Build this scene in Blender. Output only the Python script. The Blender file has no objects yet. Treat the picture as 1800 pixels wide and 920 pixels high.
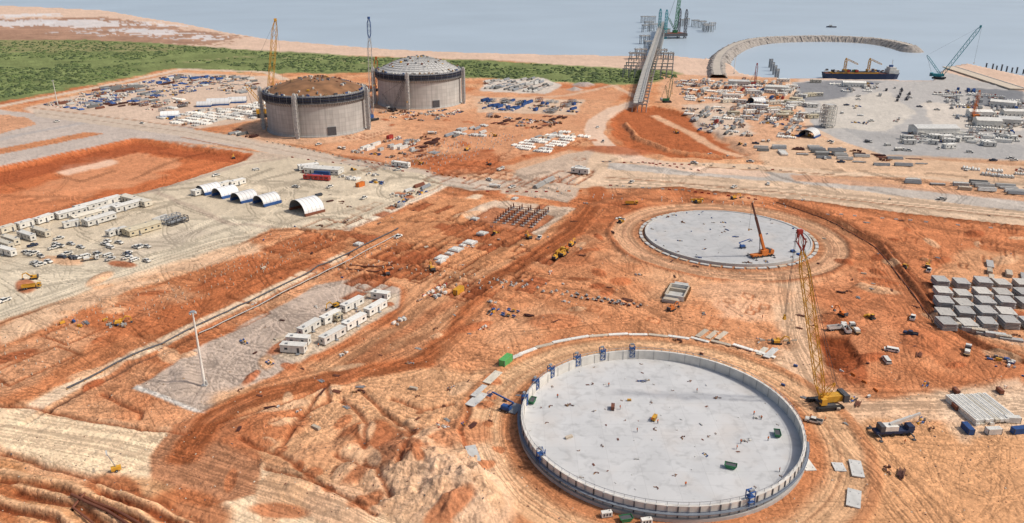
import bpy, math, random
import numpy as np
from mathutils import Vector, Matrix
R=math.radians
random.seed(7); rng=np.random.default_rng(7)
# ---------------- survey: camera height/pitch -> ground plane coordinates -------------
F=1350.0; H=136.6; PITCH=R(21.4); sp=math.sin(PITCH); cp=math.cos(PITCH)
def P(px,py,z=0.0):
    v=(py-460)/F; d=(H-z)/(sp+v*cp)
    return (d*(px-900)/F, d*(cp-v*sp), z)
def w2g(X,Y):
    d=Y*cp+H*sp
    return 900+F*X/d, 460+F*(H*cp-Y*sp)/d
LG=1.15; SEAZ=-5.5
def lin(c,g=LG):
    return tuple((((x/255)/12.92 if x/255<=0.04045 else (((x/255)+0.055)/1.055)**2.4)/g) for x in c)
# ---------------- numpy noise ----------------
TAB=rng.random((256,256))
def vn(x,y,s=0):
    x=x+s*17.3; y=y+s*9.1
    xi=np.floor(x).astype(int); yi=np.floor(y).astype(int); fx=x-xi; fy=y-yi
    fx=fx*fx*(3-2*fx); fy=fy*fy*(3-2*fy)
    a=TAB[xi%256,yi%256]; b=TAB[(xi+1)%256,yi%256]; c=TAB[xi%256,(yi+1)%256]; d=TAB[(xi+1)%256,(yi+1)%256]
    return (a*(1-fx)+b*fx)*(1-fy)+(c*(1-fx)+d*fx)*fy
def fbm(x,y,sc,o=4,s=0):
    t=0;a=1;n=0
    for i in range(o):
        t=t+a*vn(x/sc*2**i,y/sc*2**i,s+i*3); n+=a; a*=0.5
    return t/n*2-1
# ---------------- materials ----------------
MATS={}
def mat(name,rgb,rough=0.7,var=0.15,scale=0.6,metal=0.0,raw=False):
    if name in MATS: return MATS[name]
    m=bpy.data.materials.new(name); m.use_nodes=True; nt=m.node_tree; b=nt.nodes['Principled BSDF']
    c=lin(rgb)
    tc=nt.nodes.new('ShaderNodeTexCoord'); n=nt.nodes.new('ShaderNodeTexNoise'); n.inputs['Scale'].default_value=scale; n.inputs['Detail'].default_value=5
    oi=nt.nodes.new('ShaderNodeObjectInfo')
    r=nt.nodes.new('ShaderNodeMapRange'); r.inputs['From Min'].default_value=0.3; r.inputs['From Max'].default_value=0.7
    r.inputs['To Min'].default_value=1-var; r.inputs['To Max'].default_value=1+var*0.6
    r2=nt.nodes.new('ShaderNodeMapRange'); r2.inputs['To Min'].default_value=0.82; r2.inputs['To Max'].default_value=1.1
    mu=nt.nodes.new('ShaderNodeMath'); mu.operation='MULTIPLY'
    vm=nt.nodes.new('ShaderNodeVectorMath'); vm.operation='SCALE'; vm.inputs[0].default_value=c
    L=nt.links.new
    L(tc.outputs['Object'],n.inputs['Vector']); L(n.outputs['Fac'],r.inputs['Value']); L(oi.outputs['Random'],r2.inputs['Value'])
    L(r.outputs[0],mu.inputs[0]); L(r2.outputs[0],mu.inputs[1]); L(mu.outputs[0],vm.inputs['Scale']); L(vm.outputs[0],b.inputs['Base Color'])
    b.inputs['Roughness'].default_value=rough; b.inputs['Metallic'].default_value=metal
    MATS[name]=m; return m
WHITE=mat('painted_white',(236,232,222)); CREAM=mat('cream_panel',(222,212,192)); GREY=mat('concrete_grey',(178,175,170)); LGREY=mat('light_grey',(206,204,198))
DGREY=mat('dark_grey',(84,84,88)); BLACK=mat('black_rubber',(38,38,40)); GLASS=mat('window_glass',(50,60,70),0.15); STEEL=mat('galvanised_steel',(152,155,158),0.45)
BLUE=mat('blue_paint',(45,88,150)); NAVY=mat('navy_paint',(40,52,84)); RED=mat('red_paint',(176,58,48)); YEL=mat('yellow_paint',(226,168,52)); ORG=mat('orange_paint',(222,124,48))
GRN=mat('green_paint',(52,128,82)); LGRN=mat('light_green_paint',(104,186,104)); TEAL=mat('teal_paint',(60,150,160)); RUST=mat('rusted_steel',(128,76,54)); DRUST=mat('dark_rusted_steel',(92,52,42)); WOOD=mat('timber',(170,135,95))
SAND=mat('sand_concrete',(206,190,168)); BEIGE=mat('beige_wall',(214,200,170)); PIPEG=mat('pipe_coating',(118,118,116)); BROWN=mat('brown_roof',(158,114,78),0.9,0.4,0.12)
SKIN=mat('skin',(190,140,110)); HIVIS=mat('hi_vis_orange',(240,120,40)); TROUS=mat('navy_trousers',(40,46,70))
# ---------------- mesh builder ----------------
class MB:
    def __init__(s): s.v=[];s.f=[];s.m=[];s.ms=[]
    def mi(s,m):
        if m not in s.ms: s.ms.append(m)
        return s.ms.index(m)
    def add(s,vs,fs,m):
        o=len(s.v); s.v+= [tuple(v) for v in vs]; k=s.mi(m)
        for f in fs: s.f.append(tuple(i+o for i in f)); s.m.append(k)
    def box(s,x,y,z,sx,sy,sz,m,rz=0,tx=1,ty=1,ox=0):
        c,n=math.cos(rz),math.sin(rz); vs=[]
        for k,(hx,hy,o) in enumerate(((sx/2,sy/2,0),(sx/2*tx,sy/2*ty,ox))):
            for a,b in((-1,-1),(1,-1),(1,1),(-1,1)):
                u=a*hx+o; w=b*hy; vs.append((x+u*c-w*n,y+u*n+w*c,z+k*sz))
        s.add(vs,[(3,2,1,0),(4,5,6,7),(0,1,5,4),(1,2,6,5),(2,3,7,6),(3,0,4,7)],m)
    def cyl(s,p0,p1,r,m,n=10,r2=None):
        r2=r if r2 is None else r2
        p0=Vector(p0);p1=Vector(p1);d=(p1-p0)
        if d.length<1e-6: return
        d.normalize(); u=d.orthogonal().normalized(); w=d.cross(u); vs=[]
        for p,rr in((p0,r),(p1,r2)):
            for i in range(n):
                a=2*math.pi*i/n; vs.append(p+u*math.cos(a)*rr+w*math.sin(a)*rr)
        fs=[(i,(i+1)%n,n+(i+1)%n,n+i) for i in range(n)]+[tuple(range(n))[::-1],tuple(range(n,2*n))]
        s.add(vs,fs,m)
    def beam(s,p0,p1,w,m,h=None):
        h=h or w; p0=Vector(p0);p1=Vector(p1);d=(p1-p0)
        if d.length<1e-6: return
        d.normalize(); up=Vector((0,0,1)) if abs(d.z)<0.95 else Vector((1,0,0))
        u=d.cross(up).normalized(); q=u.cross(d); vs=[]
        for p in(p0,p1):
            for a,b in((-1,-1),(1,-1),(1,1),(-1,1)): vs.append(p+u*a*w/2+q*b*h/2)
        s.add(vs,[(3,2,1,0),(4,5,6,7),(0,1,5,4),(1,2,6,5),(2,3,7,6),(3,0,4,7)],m)
    def lattice(s,p0,p1,w,m,t=0.18,bay=None,w2=None):
        p0=Vector(p0);p1=Vector(p1);d=p1-p0;L=d.length;d.normalize(); w2=w2 or w; bay=bay or w*1.3
        up=Vector((0,0,1)) if abs(d.z)<0.95 else Vector((1,0,0)); u=d.cross(up).normalized(); q=u.cross(d)
        n=max(2,int(L/bay)); cs=[(-1,-1),(1,-1),(1,1),(-1,1)]
        def pt(i,c):
            k=i/n; e=min(1,min(k,1-k)*8+0.25); ww=(w+(w2-w)*k)*e/2
            return p0+d*(L*k)+u*c[0]*ww+q*c[1]*ww
        for i in range(n):
            for j,c in enumerate(cs):
                s.beam(pt(i,c),pt(i+1,c),t,m)
                c2=cs[(j+1)%4]
                s.beam(pt(i,c) if i%2 else pt(i,c2),pt(i+1,c2) if i%2 else pt(i+1,c),t*0.6,m)
    def mesh(s,name):
        me=bpy.data.meshes.new(name); me.from_pydata(s.v,[],s.f)
        for m in s.ms: me.materials.append(m)
        me.polygons.foreach_set('material_index',s.m); me.update(); return me
    def obj(s,name,loc=(0,0,0),rz=0):
        o=bpy.data.objects.new(name,s.mesh(name)); o.location=loc; o.rotation_euler=(0,0,rz); bpy.context.scene.collection.objects.link(o); return o
def inst(name,me,loc,rz=0,sc=1):
    o=bpy.data.objects.new(name,me); o.location=loc; o.rotation_euler=(0,0,rz); o.scale=(sc,sc,sc) if not isinstance(sc,tuple) else sc
    bpy.context.scene.collection.objects.link(o); return o
# ================= TERRAIN =================
gx=np.concatenate([np.linspace(-1500,-20,90)[:-1],np.arange(-20,1821,1.8),np.linspace(1823,3300,90)[1:]])
gy=np.concatenate([np.array([-66,-63,-58,-50,-40,-30,-20,-10]),np.arange(-4,925,1.8),np.linspace(926,1500,60)[1:]])
GX,GY=np.meshgrid(gx,gy)
v=(GY-460)/F; D=H/(sp+v*cp); X=D*(GX-900)/F; Y=D*(cp-v*sp)
Z=np.zeros_like(X); C=np.zeros(X.shape+(3,)); RG=np.ones_like(X)
wx=fbm(X,Y,14,4,1); wy=fbm(X,Y,14,4,5); wf=fbm(X,Y,3,3,8); big=fbm(X,Y,90,4,11); mid=fbm(X,Y,28,4,13)
def sstep(a,b,x):
    t=np.clip((x-a)/(b-a),0,1); return t*t*(3-2*t)
def dline(x,y,pts,closed=False):
    d=np.full(x.shape,1e18); n=len(pts)
    for i in range(n if closed else n-1):
        ax,ay=pts[i];bx,by=pts[(i+1)%n]; ex,ey=bx-ax,by-ay; L=ex*ex+ey*ey+1e-9
        t=np.clip(((x-ax)*ex+(y-ay)*ey)/L,0,1); d=np.minimum(d,(x-ax-t*ex)**2+(y-ay-t*ey)**2)
    return np.sqrt(d)
def inside(x,y,pts):
    r=np.zeros(x.shape,bool); n=len(pts)
    for i in range(n):
        ax,ay=pts[i];bx,by=pts[(i+1)%n]
        if ay==by: continue
        c=((ay>y)!=(by>y))&(x<(bx-ax)*(y-ay)/(by-ay)+ax); r^=c
    return r
def G2(pts): return [P(a,b)[:2] for a,b in pts]
def sd(pts,closed=True,pad=25,warp=0.0):
    w=G2(pts); xs=[p[0] for p in w]; ys=[p[1] for p in w]
    m=(X>min(xs)-pad)&(X<max(xs)+pad)&(Y>min(ys)-pad)&(Y<max(ys)+pad)
    x=X[m]+wx[m]*warp; y=Y[m]+wy[m]*warp
    d=dline(x,y,w,closed)
    if closed: d=np.where(inside(x,y,w),-d,d)
    return m,d
def lc(c): return np.array([((x/255)/12.92 if x/255<=0.04045 else (((x/255)+0.055)/1.055)**2.4) for x in c])
def paint(m,k,rgb,var=0.10):
    c=lc(rgb); k=k[:,None]; vv=(1+var*mid[m]+0.06*wf[m])[:,None]
    C[m]=C[m]*(1-k)+c*vv*k
def Zp(pts,rgb,soft=1.5,warp=3,rg=None,a=1.0,h=None,hs=3,var=0.1):
    m,d=sd(pts,True,30,warp); k=(1-sstep(-soft,soft,d))*a; paint(m,k,rgb,var)
    if rg is not None: RG[m]=RG[m]*(1-k)+rg*k
    if h is not None: Z[m]+=h*(1-sstep(-hs,0,d))
def Zl(pts,w,rgb,soft=1.5,warp=2,rg=None,a=1.0,h=None,hw=None,var=0.1):
    m,d=sd(pts,False,w+20,warp); k=(1-sstep(w/2-soft,w/2+soft,d))*a; 
    if rgb is not None: paint(m,k,rgb,var)
    if rg is not None: RG[m]=RG[m]*(1-k)+rg*k
    if h is not None:
        hw=hw or w/2; Z[m]+=h*np.cos(np.clip(d/hw,0,1)*math.pi/2)**1.3
def mound(px,py,r,h,rgb=None,ex=1.0,ang=0,pw=1.0):
    x0,y0,_=P(px,py); c,s_=math.cos(ang),math.sin(ang)
    dx=X-x0;dy=Y-y0; u=(dx*c+dy*s_)/ex; w=-dx*s_+dy*c
    d=np.sqrt(u*u+w*w)/r*(1+0.18*wx); m=d<1.25
    k=np.clip(1-d[m],0,1)**pw; Z[m]+=h*k*(1+0.35*wf[m])
    if rgb is not None: paint(m,(1-sstep(0.75,1.15,d[m]))*.85,rgb)
red=lc((192,112,76)); pale=lc((216,158,124)); deep=lc((166,84,50))
t=sstep(-0.45,0.5,big+0.6*mid)[...,None]; C[:]=red*(1-t)+pale*t
t=sstep(0.1,0.6,fbm(X,Y,40,5,21))[...,None]*0.6; C[:]=C*(1-t)+deep*t
Z+=0.35*fbm(X,Y,12,4,31)+0.5*np.maximum(0,fbm(X,Y,6,3,35)-0.25)*1.4+0.22*fbm(X,Y,2.6,3,37)
# coast
BEACH=(204,172,154)
Zp([(-1500,-66),(-1500,260),(0,80),(450,92),(900,108),(1115,125),(1250,140),(3300,400),(3300,-66)],BEACH,6,10,0.25,var=0.12)
Zp([(-1500,40),(-100,30),(0,34),(190,30),(330,52),(430,66),(380,80),(200,76),(0,76),(-1500,150)],(168,128,110),8,40,0.3,var=0.35)
for pl in ([(-200,40),(0,38),(60,36),(110,40),(60,46),(0,47),(-200,55)],[(70,36),(170,34),(240,44),(150,50),(90,46)],[(180,52),(300,54),(330,60),(240,62)],[(0,26),(90,24),(120,28),(20,31)],[(230,36),(300,42),(320,48),(240,44)],[(330,62),(400,66),(390,70),(340,69)]):
    Zp(pl,(202,198,196),3,60,0.1,a=.8)
for k in range(9):
    x=random.uniform(-80,330); y=30+x*.07+random.uniform(0,25); Zl([(x,y),(x+30,y+random.uniform(-3,4)),(x+60,y+random.uniform(-2,7)),(x+100,y+random.uniform(0,9))],random.uniform(5,14),(192,190,190),4,40,.1,a=.7)
Zp([(-1500,110),(0,70),(70,71),(150,70),(250,75),(330,80),(450,89),(560,94),(650,100),(850,106),(1000,115),(1115,122),(1190,124),(1200,138),(1110,150),(1000,146),(830,137),(650,128),(480,130),(300,121),(160,150),(0,180),(-1500,460)],(122,132,82),5,12,0.8,var=0.4)
Zp([(0,70),(150,74),(330,84),(300,92),(100,90),(0,96)],(150,138,100),5,40,0.8,a=0.6)
Zl([(300,112),(420,100),(560,104),(760,122)],5,(180,160,124),3,8,a=0.6)
# upper left
Zl([(-200,225),(0,187),(170,154),(320,122),(470,127),(500,140)],13,(204,176,156),2,2,0.4)
Zp([(40,190),(310,128),(470,134),(490,205),(340,228),(60,200)],(200,172,154),3,4,0.4)
Zp([(-300,240),(0,192),(60,200),(330,232),(440,262),(240,243),(0,296),(-300,360)],(182,166,156),3,3,0.4)
Zp([(-300,225),(-60,200),(40,205),(70,218),(0,236),(-300,290)],(200,144,116),1,5,1)
Zp([(-200,290),(0,262),(150,232),(185,234),(150,242),(0,272),(-200,310)],(196,126,92),1,3,1)
Zl([(-100,268),(40,236),(160,214),(330,226)],9,(170,160,154),1.5,2,.3)
Zp([(-400,360),(0,292),(236,243),(330,252),(445,270),(430,284),(300,326),(0,402),(-400,520)],(196,106,68),1.5,2,1.0,h=-3.2,hs=9)
Zp([(60,330),(150,272),(240,262),(330,280),(240,318),(60,350)],(206,138,106),5,14,0.6,a=0.8)
Zp([(-100,350),(60,320),(180,330),(40,385),(-100,410)],(204,128,94),5,14,0.6,a=0.7)
Zp([(100,285),(190,272),(210,280),(120,300)],(228,194,174),3,8,0.3,a=0.7)
Zp([(-300,350),(0,296),(236,246),(445,272),(435,282),(240,262),(0,318),(-300,390)],(170,82,50),2,2,1,a=0.8)
# diagonal haul road past the tanks and central crossroads
Zp([(60,192),(200,205),(330,226),(470,248),(620,280),(760,300),(830,316),(1060,316),(1080,330),(830,336),(700,308),(600,296),(470,270),(420,256),(320,240),(60,204)],(190,170,154),1.0,1.5,0.3)
Zl([(60,198),(330,233),(470,259),(620,288),(830,326)],2,(168,144,130),1,1)
for o_ in ([(60,190),(330,224),(470,246),(620,278),(830,314),(1050,314)],[(320,242),(470,272),(600,298),(830,338),(1050,332)]): Zl(o_,2.2,(160,104,78),.8,1,.8,a=.8,h=.6,hw=2)
Zp([(250,243),(450,268),(520,275),(480,292),(430,285),(445,270)],(190,166,148),1.2,2,0.5)
# camp yard
Zp([(-300,490),(0,404),(250,338),(420,284),(500,276),(740,306),(782,322),(700,362),(610,400),(480,402),(400,436),(130,520),(0,566),(-300,690)],(196,178,156),1.0,2.5,0.3,var=0.12)
Zp([(-300,560),(0,470),(300,390),(390,380),(470,398),(300,450),(0,560),(-300,650)],(202,186,164),3,6,0.3,a=0.8)
Zp([(150,440),(330,400),(380,410),(200,470)],(180,162,146),4,9,.3,a=.5)
Zl([(250,340),(330,318),(430,288),(500,278)],5,(180,158,142),1,1,0.3)
Zl([(270,336),(330,360),(400,395),(480,400)],4,(176,154,138),1,3,0.4,a=0.7)
Zl([(610,402),(700,365),(785,326)],5,(214,194,174),1.5,2,0.4)
Zl([(0,568),(130,522),(400,438),(480,404),(610,402)],1.6,(150,92,64),.7,1.5,.8,h=-.6,hw=1.6)
# left red areas
Zp([(-300,760),(0,600),(200,520),(480,430),(620,410),(600,450),(380,540),(130,668),(0,720),(-300,860)],(196,120,84),2,6,1)
Zp([(0,575),(200,490),(430,425),(470,440),(250,500),(0,610)],(214,176,148),2,4,0.6,a=0.8)
Zp([(330,520),(440,450),(560,455),(480,510),(300,600),(240,590)],(178,94,58),3,9,1,a=0.7)
Zp([(200,520),(300,500),(360,520),(250,560)],(208,150,118),4,8,1,a=0.7)
Zp([(-50,640),(120,570),(200,590),(60,670),(-50,710)],(210,152,120),4,8,.8,a=.7)
Zp([(130,560),(270,510),(330,540),(180,620)],(184,98,62),4,9,1,a=0.6)
# pipe corridor
Zl([(20,735),(125,680),(330,580),(560,470),(700,402),(840,345)],7,(216,184,158),1,1,0.5)
Zl([(40,745),(140,690),(345,588),(575,475),(712,408)],1.6,(116,76,60),0.5,0.5,0.5,h=-0.8,hw=1.4)
Zp([(232,682),(380,598),(560,500),(640,488),(705,508),(700,540),(520,640),(420,690),(360,724),(342,724)],(182,160,146),1.0,2,0.35)
Zp([(232,682),(342,724),(362,726),(240,676)],(206,196,186),0.6,0.5,0.3)
Zp([(480,600),(650,512),(700,520),(690,545),(530,640),(490,630)],(196,174,154),1.5,2,0.4)
Zp([(660,470),(800,430),(900,455),(860,520),(760,590),(640,640),(560,650),(700,560),(720,510)],(206,146,112),3,6,0.9,a=0.8)
# centre: foundations area
Zp([(620,400),(780,350),(960,355),(1010,372),(960,420),(860,470),(700,490),(600,470)],(202,134,98),2,4,0.9)
Zp([(800,378),(870,352),(1010,366),(945,414)],(196,168,148),1,2,0.6)
Zp([(680,250),(850,235),(880,300),(760,305)],(198,114,78),4,8,1,a=0.8)
Zp([(780,300),(900,290),(1000,262),(1050,270),(1060,318),(830,318)],(206,156,128),3,6,0.7)
Zp([(600,210),(700,205),(860,150),(1100,160),(1060,205),(1030,240),(900,280),(700,290),(560,262)],(206,148,118),3,6,0.7,a=0.75)
Zp([(850,142),(950,136),(990,150),(960,166),(845,160)],(196,182,170),2,4,0.4)
Zp([(830,170),(1030,176),(1010,202),(840,198)],(200,174,154),2,4,0.4,a=.8)
Zp([(700,285),(860,262),(900,300),(790,312)],(182,94,58),4,8,1,a=0.7)
Zp([(880,340),(905,300),(1000,270),(1050,262),(1030,320),(1000,356)],(190,164,146),1.5,2,0.5)
# main right hand roads
Zp([(1050,262),(1180,284),(1400,292),(1700,306),(2200,330),(2200,520),(1800,398),(1560,372),(1400,352),(1200,330),(1060,332),(1000,330)],(204,172,148),1.2,3,0.35)
Zp([(1070,286),(1400,306),(1800,352),(2200,400),(2200,440),(1800,372),(1400,322),(1070,298)],(180,168,158),1.0,1.5,0.3)
Zp([(1390,308),(1600,312),(1800,336),(2200,372),(2200,400),(1800,354),(1560,330),(1400,318)],(198,136,104),1.5,2,0.8,a=0.7)
Zl([(1060,312),(1200,322),(1400,342),(1800,384),(2200,428)],1.8,(166,118,94),0.6,1)
Zl([(1060,332),(1200,331),(1400,353),(1560,373),(1800,399)],2.4,(152,86,58),0.8,1,1,h=.7)
Zl([(1060,284),(1400,303),(1600,318),(1800,346)],2,(150,106,84),0.8,1,h=-0.4)
# jetty road loop
Zp([(1070,205),(1100,190),(1150,186),(1215,200),(1270,235),(1330,270),(1300,282),(1180,276),(1110,262),(1075,238)],(180,96,60),2,5,1,h=-2.5,hs=8)
Zl([(1128,178),(1080,192),(1050,212),(1044,235),(1068,260),(1130,284),(1240,300),(1330,306)],17,(210,176,156),1.2,2,0.35)
Zl([(1100,215),(1120,240),(1180,262),(1290,276)],7,(198,128,94),2,3,1,h=3)
Zl([(1150,200),(1200,222),(1260,256),(1330,280)],9,(210,160,132),2,3,0.7)
Zl([(1128,178),(1080,150),(1000,168),(860,176),(700,180)],8,(208,172,150),2,3,.5,a=.8)
Zp([(1160,130),(1400,138),(1440,235),(1560,272),(1330,280),(1260,240),(1200,195),(1160,180)],(206,154,126),4,6,0.7)
Zp([(1200,185),(1290,180),(1330,235),(1270,240),(1220,215)],(200,182,166),3,6,0.4,a=0.7)
Zp([(1290,140),(1400,140),(1420,180),(1330,200)],(196,144,114),3,6,0.8,a=0.7)
# industrial yard, asphalt
Zp([(1385,146),(1460,140),(1640,143),(1665,128),(1800,162),(2600,300),(2600,420),(1800,284),(1560,276),(1440,236),(1400,190)],(172,167,162),1.2,2,0.2,var=0.06)
Zp([(1400,146),(1470,142),(1560,144),(1500,152),(1480,175),(1410,178)],(134,134,136),2,2,0.15)
Zp([(1440,178),(1560,160),(1610,200),(1560,232),(1460,225)],(194,184,172),2,5,0.25,a=0.8)
Zp([(1700,155),(1800,160),(1800,200),(1720,190)],(118,120,124),2,3,0.2,a=0.9)
Zp([(1620,180),(1800,190),(1800,232),(1640,222)],(204,190,176),2,6,0.3,a=0.7)
Zp([(1480,225),(1600,240),(1800,256),(1800,282),(1560,274)],(160,157,154),1,2,0.2,a=0.8)
Zp([(1560,272),(1800,282),(1900,290),(1800,292),(1560,284)],(190,150,124),1,2,.5,a=.7)
Zl([(1380,130),(1400,180),(1425,225),(1500,262)],7,(206,172,150),1.5,2,0.3)
Zp([(1330,250),(1440,240),(1560,275),(1900,300),(1900,330),(1560,306),(1340,292)],(204,166,140),2,4,0.5)
# right middle: red field
Zp([(1330,345),(1560,374),(1800,400),(2300,500),(2300,900),(1800,690),(1640,640),(1560,560),(1540,450),(1480,390),(1350,365)],(200,120,84),3,6,1)
Zp([(1700,440),(1900,450),(1900,640),(1800,620),(1640,560),(1640,480)],(208,152,118),4,8,0.8,a=0.7)
Zp([(1440,480),(1560,470),(1640,600),(1500,650),(1430,600)],(198,120,86),4,8,1,a=0.6)
for off in (0,9,20): Zl([(1362+off,352),(1460+off,385),(1540+off,430),(1590+off,490),(1640+off,560),(1720+off,605),(1830+off,650)],1.6,(132,68,44) ,0.6,1.5,1,a=0.8,h=-0.7 if off!=9 else 0.8,hw=2)
Zp([(1440,590),(1500,590),(1520,640),(1490,656),(1444,640)],(142,68,38),2,4,1,h=-1.5,hs=3)
Zl([(1800,605),(1700,580),(1660,565)],4,(214,166,138),1,1)
# corridor to slab pads
Zp([(1345,480),(1420,480),(1430,600),(1450,680),(1540,700),(1700,680),(2000,720),(2000,800),(1700,740),(1560,740),(1480,760),(1420,700),(1370,640)],(210,168,140),2,4,0.5)
Zp([(1500,760),(1560,730),(1800,760),(2000,800),(2200,1200),(1400,1200),(1420,860)],(212,154,116),3,6,0.8,a=0.9)
Zp([(1640,680),(1800,665),(1900,760),(1680,770)],(220,186,160),3,5,0.5,a=0.8)
# bottom left
Zp([(-400,680),(0,712),(200,742),(330,766),(470,815),(640,880),(900,1000),(900,1200),(600,1200),(420,950),(260,860),(0,788),(-400,740)],(222,190,160),2,4,0.45)
Zp([(-300,800),(0,812),(160,850),(400,950),(500,1200),(-300,1200)],(204,140,100),3,8,1)
Zp([(380,700),(560,650),(700,640),(850,640),(900,700),(820,800),(840,930),(700,930),(560,850),(440,790)],(216,160,124),4,8,0.9,a=0.85)
Zp([(265,800),(300,750),(380,722),(440,740),(470,800),(450,870),(360,890),(280,860)],(176,106,76),1,3,0.8,a=0.85)
Zl([(330,800),(370,735),(470,690),(600,662),(740,634),(800,590),(830,540),(870,490),(940,450),(1010,405),(1045,360),(1050,330)],10,(174,92,56),2.0,3,0.9,a=0.9)
Zl([(600,662),(700,590),(790,535),(840,500)],6,(180,102,70),2,3,0.9,a=0.6)
Zl([(1045,360),(1100,345),(1200,352),(1330,356)],7,(190,114,80),2,3,0.9,a=0.8)
Zp([(820,560),(900,480),(1100,470),(1140,520),(1360,560),(1370,600),(1150,588),(960,600),(880,640),(820,650),(760,640)],(206,134,98),4,8,1,a=0.8)
Zp([(1240,510),(1340,505),(1350,560),(1260,555)],(222,172,144),4,8,.8,a=.7)
Zp([(850,560),(960,540),(1060,560),(960,590),(870,620)],(218,158,124),5,8,.8,a=.6)
# slab surroundings
S1=(46.0,205.6); S2x,S2y,_=P(1277,417); S2=(S2x,S2y)
def ring(c,r0,r1,rgb,a=1.0,soft=1.5,rg=None,h=None):
    d=np.hypot(X-c[0]+wx*1.2,Y-c[1]+wy*1.2); m=d<r1+10
    k=sstep(r0-soft,r0+soft,d[m])*(1-sstep(r1-soft,r1+soft,d[m]))*a; paint(m,k,rgb)
    if rg is not None: RG[m]=RG[m]*(1-k)+rg*k
    if h: Z[m]+=h*k
dd=np.hypot(X-S1[0],Y-S1[1]); Z*=sstep(50,72,dd)*0.9+0.1
d2=np.hypot(X-S2[0],Y-S2[1]); Z*=sstep(50,66,d2)*0.9+0.1
ring(S1,0,63,(212,162,128),1,2,0.6); ring(S1,42,50,(188,112,76),0.85,2.5,0.8); ring(S1,60,64,(190,116,80),0.7,1.2,None,0.7); ring(S1,53,54,(196,134,102),0.5,0.6)
ring(S2,0,62,(204,152,122),1,2,0.6); ring(S2,43,49,(180,112,80),0.8,2,0.8); ring(S2,60,63,(176,100,68),0.8,1,None,1.0); ring(S2,52,54,(190,134,108),0.5,0.6)
for c in (S1,S2):
    d=np.hypot(X-c[0],Y-c[1]); m=(d>45)&(d<61); C[m]*=(1+0.12*np.sin(d[m]*4.2+wx[m]*2.5)*(0.6+mid[m]))[:,None]
# tank pads
T1=(-169.7,672.0); T2=(-95.0,802.0)
for c in (T1,T2):
    d=np.hypot(X-c[0],Y-c[1]); m=d<75; k=1-sstep(60,72,d[m]+6*wx[m]); paint(m,k*0.8,(206,160,134)); Z[m]*=(1-k)
# spoil heaps, trenches
mound(775,842,20,6.0,(218,174,144),1.25,R(-50),0.75); mound(725,812,10,3.0,(212,166,136),1.6,R(-40)); mound(820,880,11,3.5,(218,176,148),1.4,R(-50))
mound(615,831,5.5,2.4,(172,100,70)); mound(640,770,9,3.2,(178,96,62),1.3,R(70)); mound(700,790,12,-1.2,(176,104,74)); mound(800,770,9,2.6,(200,128,94),1.3,R(40)); mound(560,800,7,1.6,(206,146,112),1.6,R(30))
mound(480,745,11,1.4,(194,112,76)); mound(520,860,9,1.6,(214,162,128),1.5,R(-30)); mound(600,890,8,1.8,(218,170,140),1.5,R(-30)); mound(1470,560,6,2,(194,112,76)); mound(1310,515,14,1.5,(210,156,126),1.6,0); mound(1090,495,5,1.3,(190,104,68)); mound(910,455,6,1.2)
mound(560,470,6,1.5,(186,100,66)); mound(1085,265,14,3,(178,92,60),2,R(-20)); mound(1025,150,14,5,(172,166,162)); mound(1010,158,10,4,(172,166,162)); mound(975,565,8,1.8,(196,118,84),1.5); mound(1620,600,8,2,(190,110,76),1.6,1)
for (a,b,r,h) in [(40,880,8,-.8),(110,905,8,.8),(250,870,7,.8),(330,900,8,-.8),(200,860,6,-.7)]: mound(a,b,r,h,(182,102,66) if h<0 else (210,152,114),1.8,R(-30))
for i in range(110):
    a,b=random.uniform(400,880),random.uniform(640,915)
    mound(a,b,random.uniform(1.2,3.6),random.uniform(-0.5,0.9),random.choice([None,None,None,(190,112,78),(218,170,138)]),random.uniform(1,3.2),random.uniform(0,3))
for i in range(120):
    a,b=random.choice([(random.uniform(1430,1800),random.uniform(400,660)),(random.uniform(640,1130),random.uniform(340,600)),(random.uniform(0,560),random.uniform(450,680)),(random.uniform(600,1100),random.uniform(190,300))])
    mound(a,b,random.uniform(1.5,5),random.uniform(0.4,1.6),random.choice([None,(184,100,66),(172,88,56),(214,162,130)]),random.uniform(1,3),random.uniform(0,3))
for pts in ([(0,830),(120,850),(240,900),(330,960)],[(30,850),(140,880),(240,940)],[(180,850),(320,905),(420,960)],[(-20,870),(80,900),(160,950)]):
    Zl(pts,2.4,(222,168,132),.8,1.5,1,h=0.8,hw=2.0)
    Zl([(a,b+12) for a,b in pts],2.0,(136,66,40),.7,1.5,1,a=0.9,h=-1.2,hw=1.8)
for pts in ([(-50,710),(60,714),(150,736),(250,752),(330,764)],[(180,690),(250,725),(245,735)],[(385,742),(440,724),(540,690),(570,676),(580,700),(480,745)],[(560,690),(520,740),(500,780)],[(600,700),(650,740),(640,790)],[(420,770),(500,800),(560,850)],[(470,820),(560,850),(660,905)],[(690,700),(740,720),(800,710)],[(0,796),(160,838),(280,880),(400,940)],[(640,690),(720,760),(700,830)],[(830,700),(810,760),(830,820)],[(590,800),(660,830),(690,880)]):
    Zl(pts,1.4,(150,76,48),0.6,1.5,1,a=0.75,h=-1.0,hw=1.5)
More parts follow.
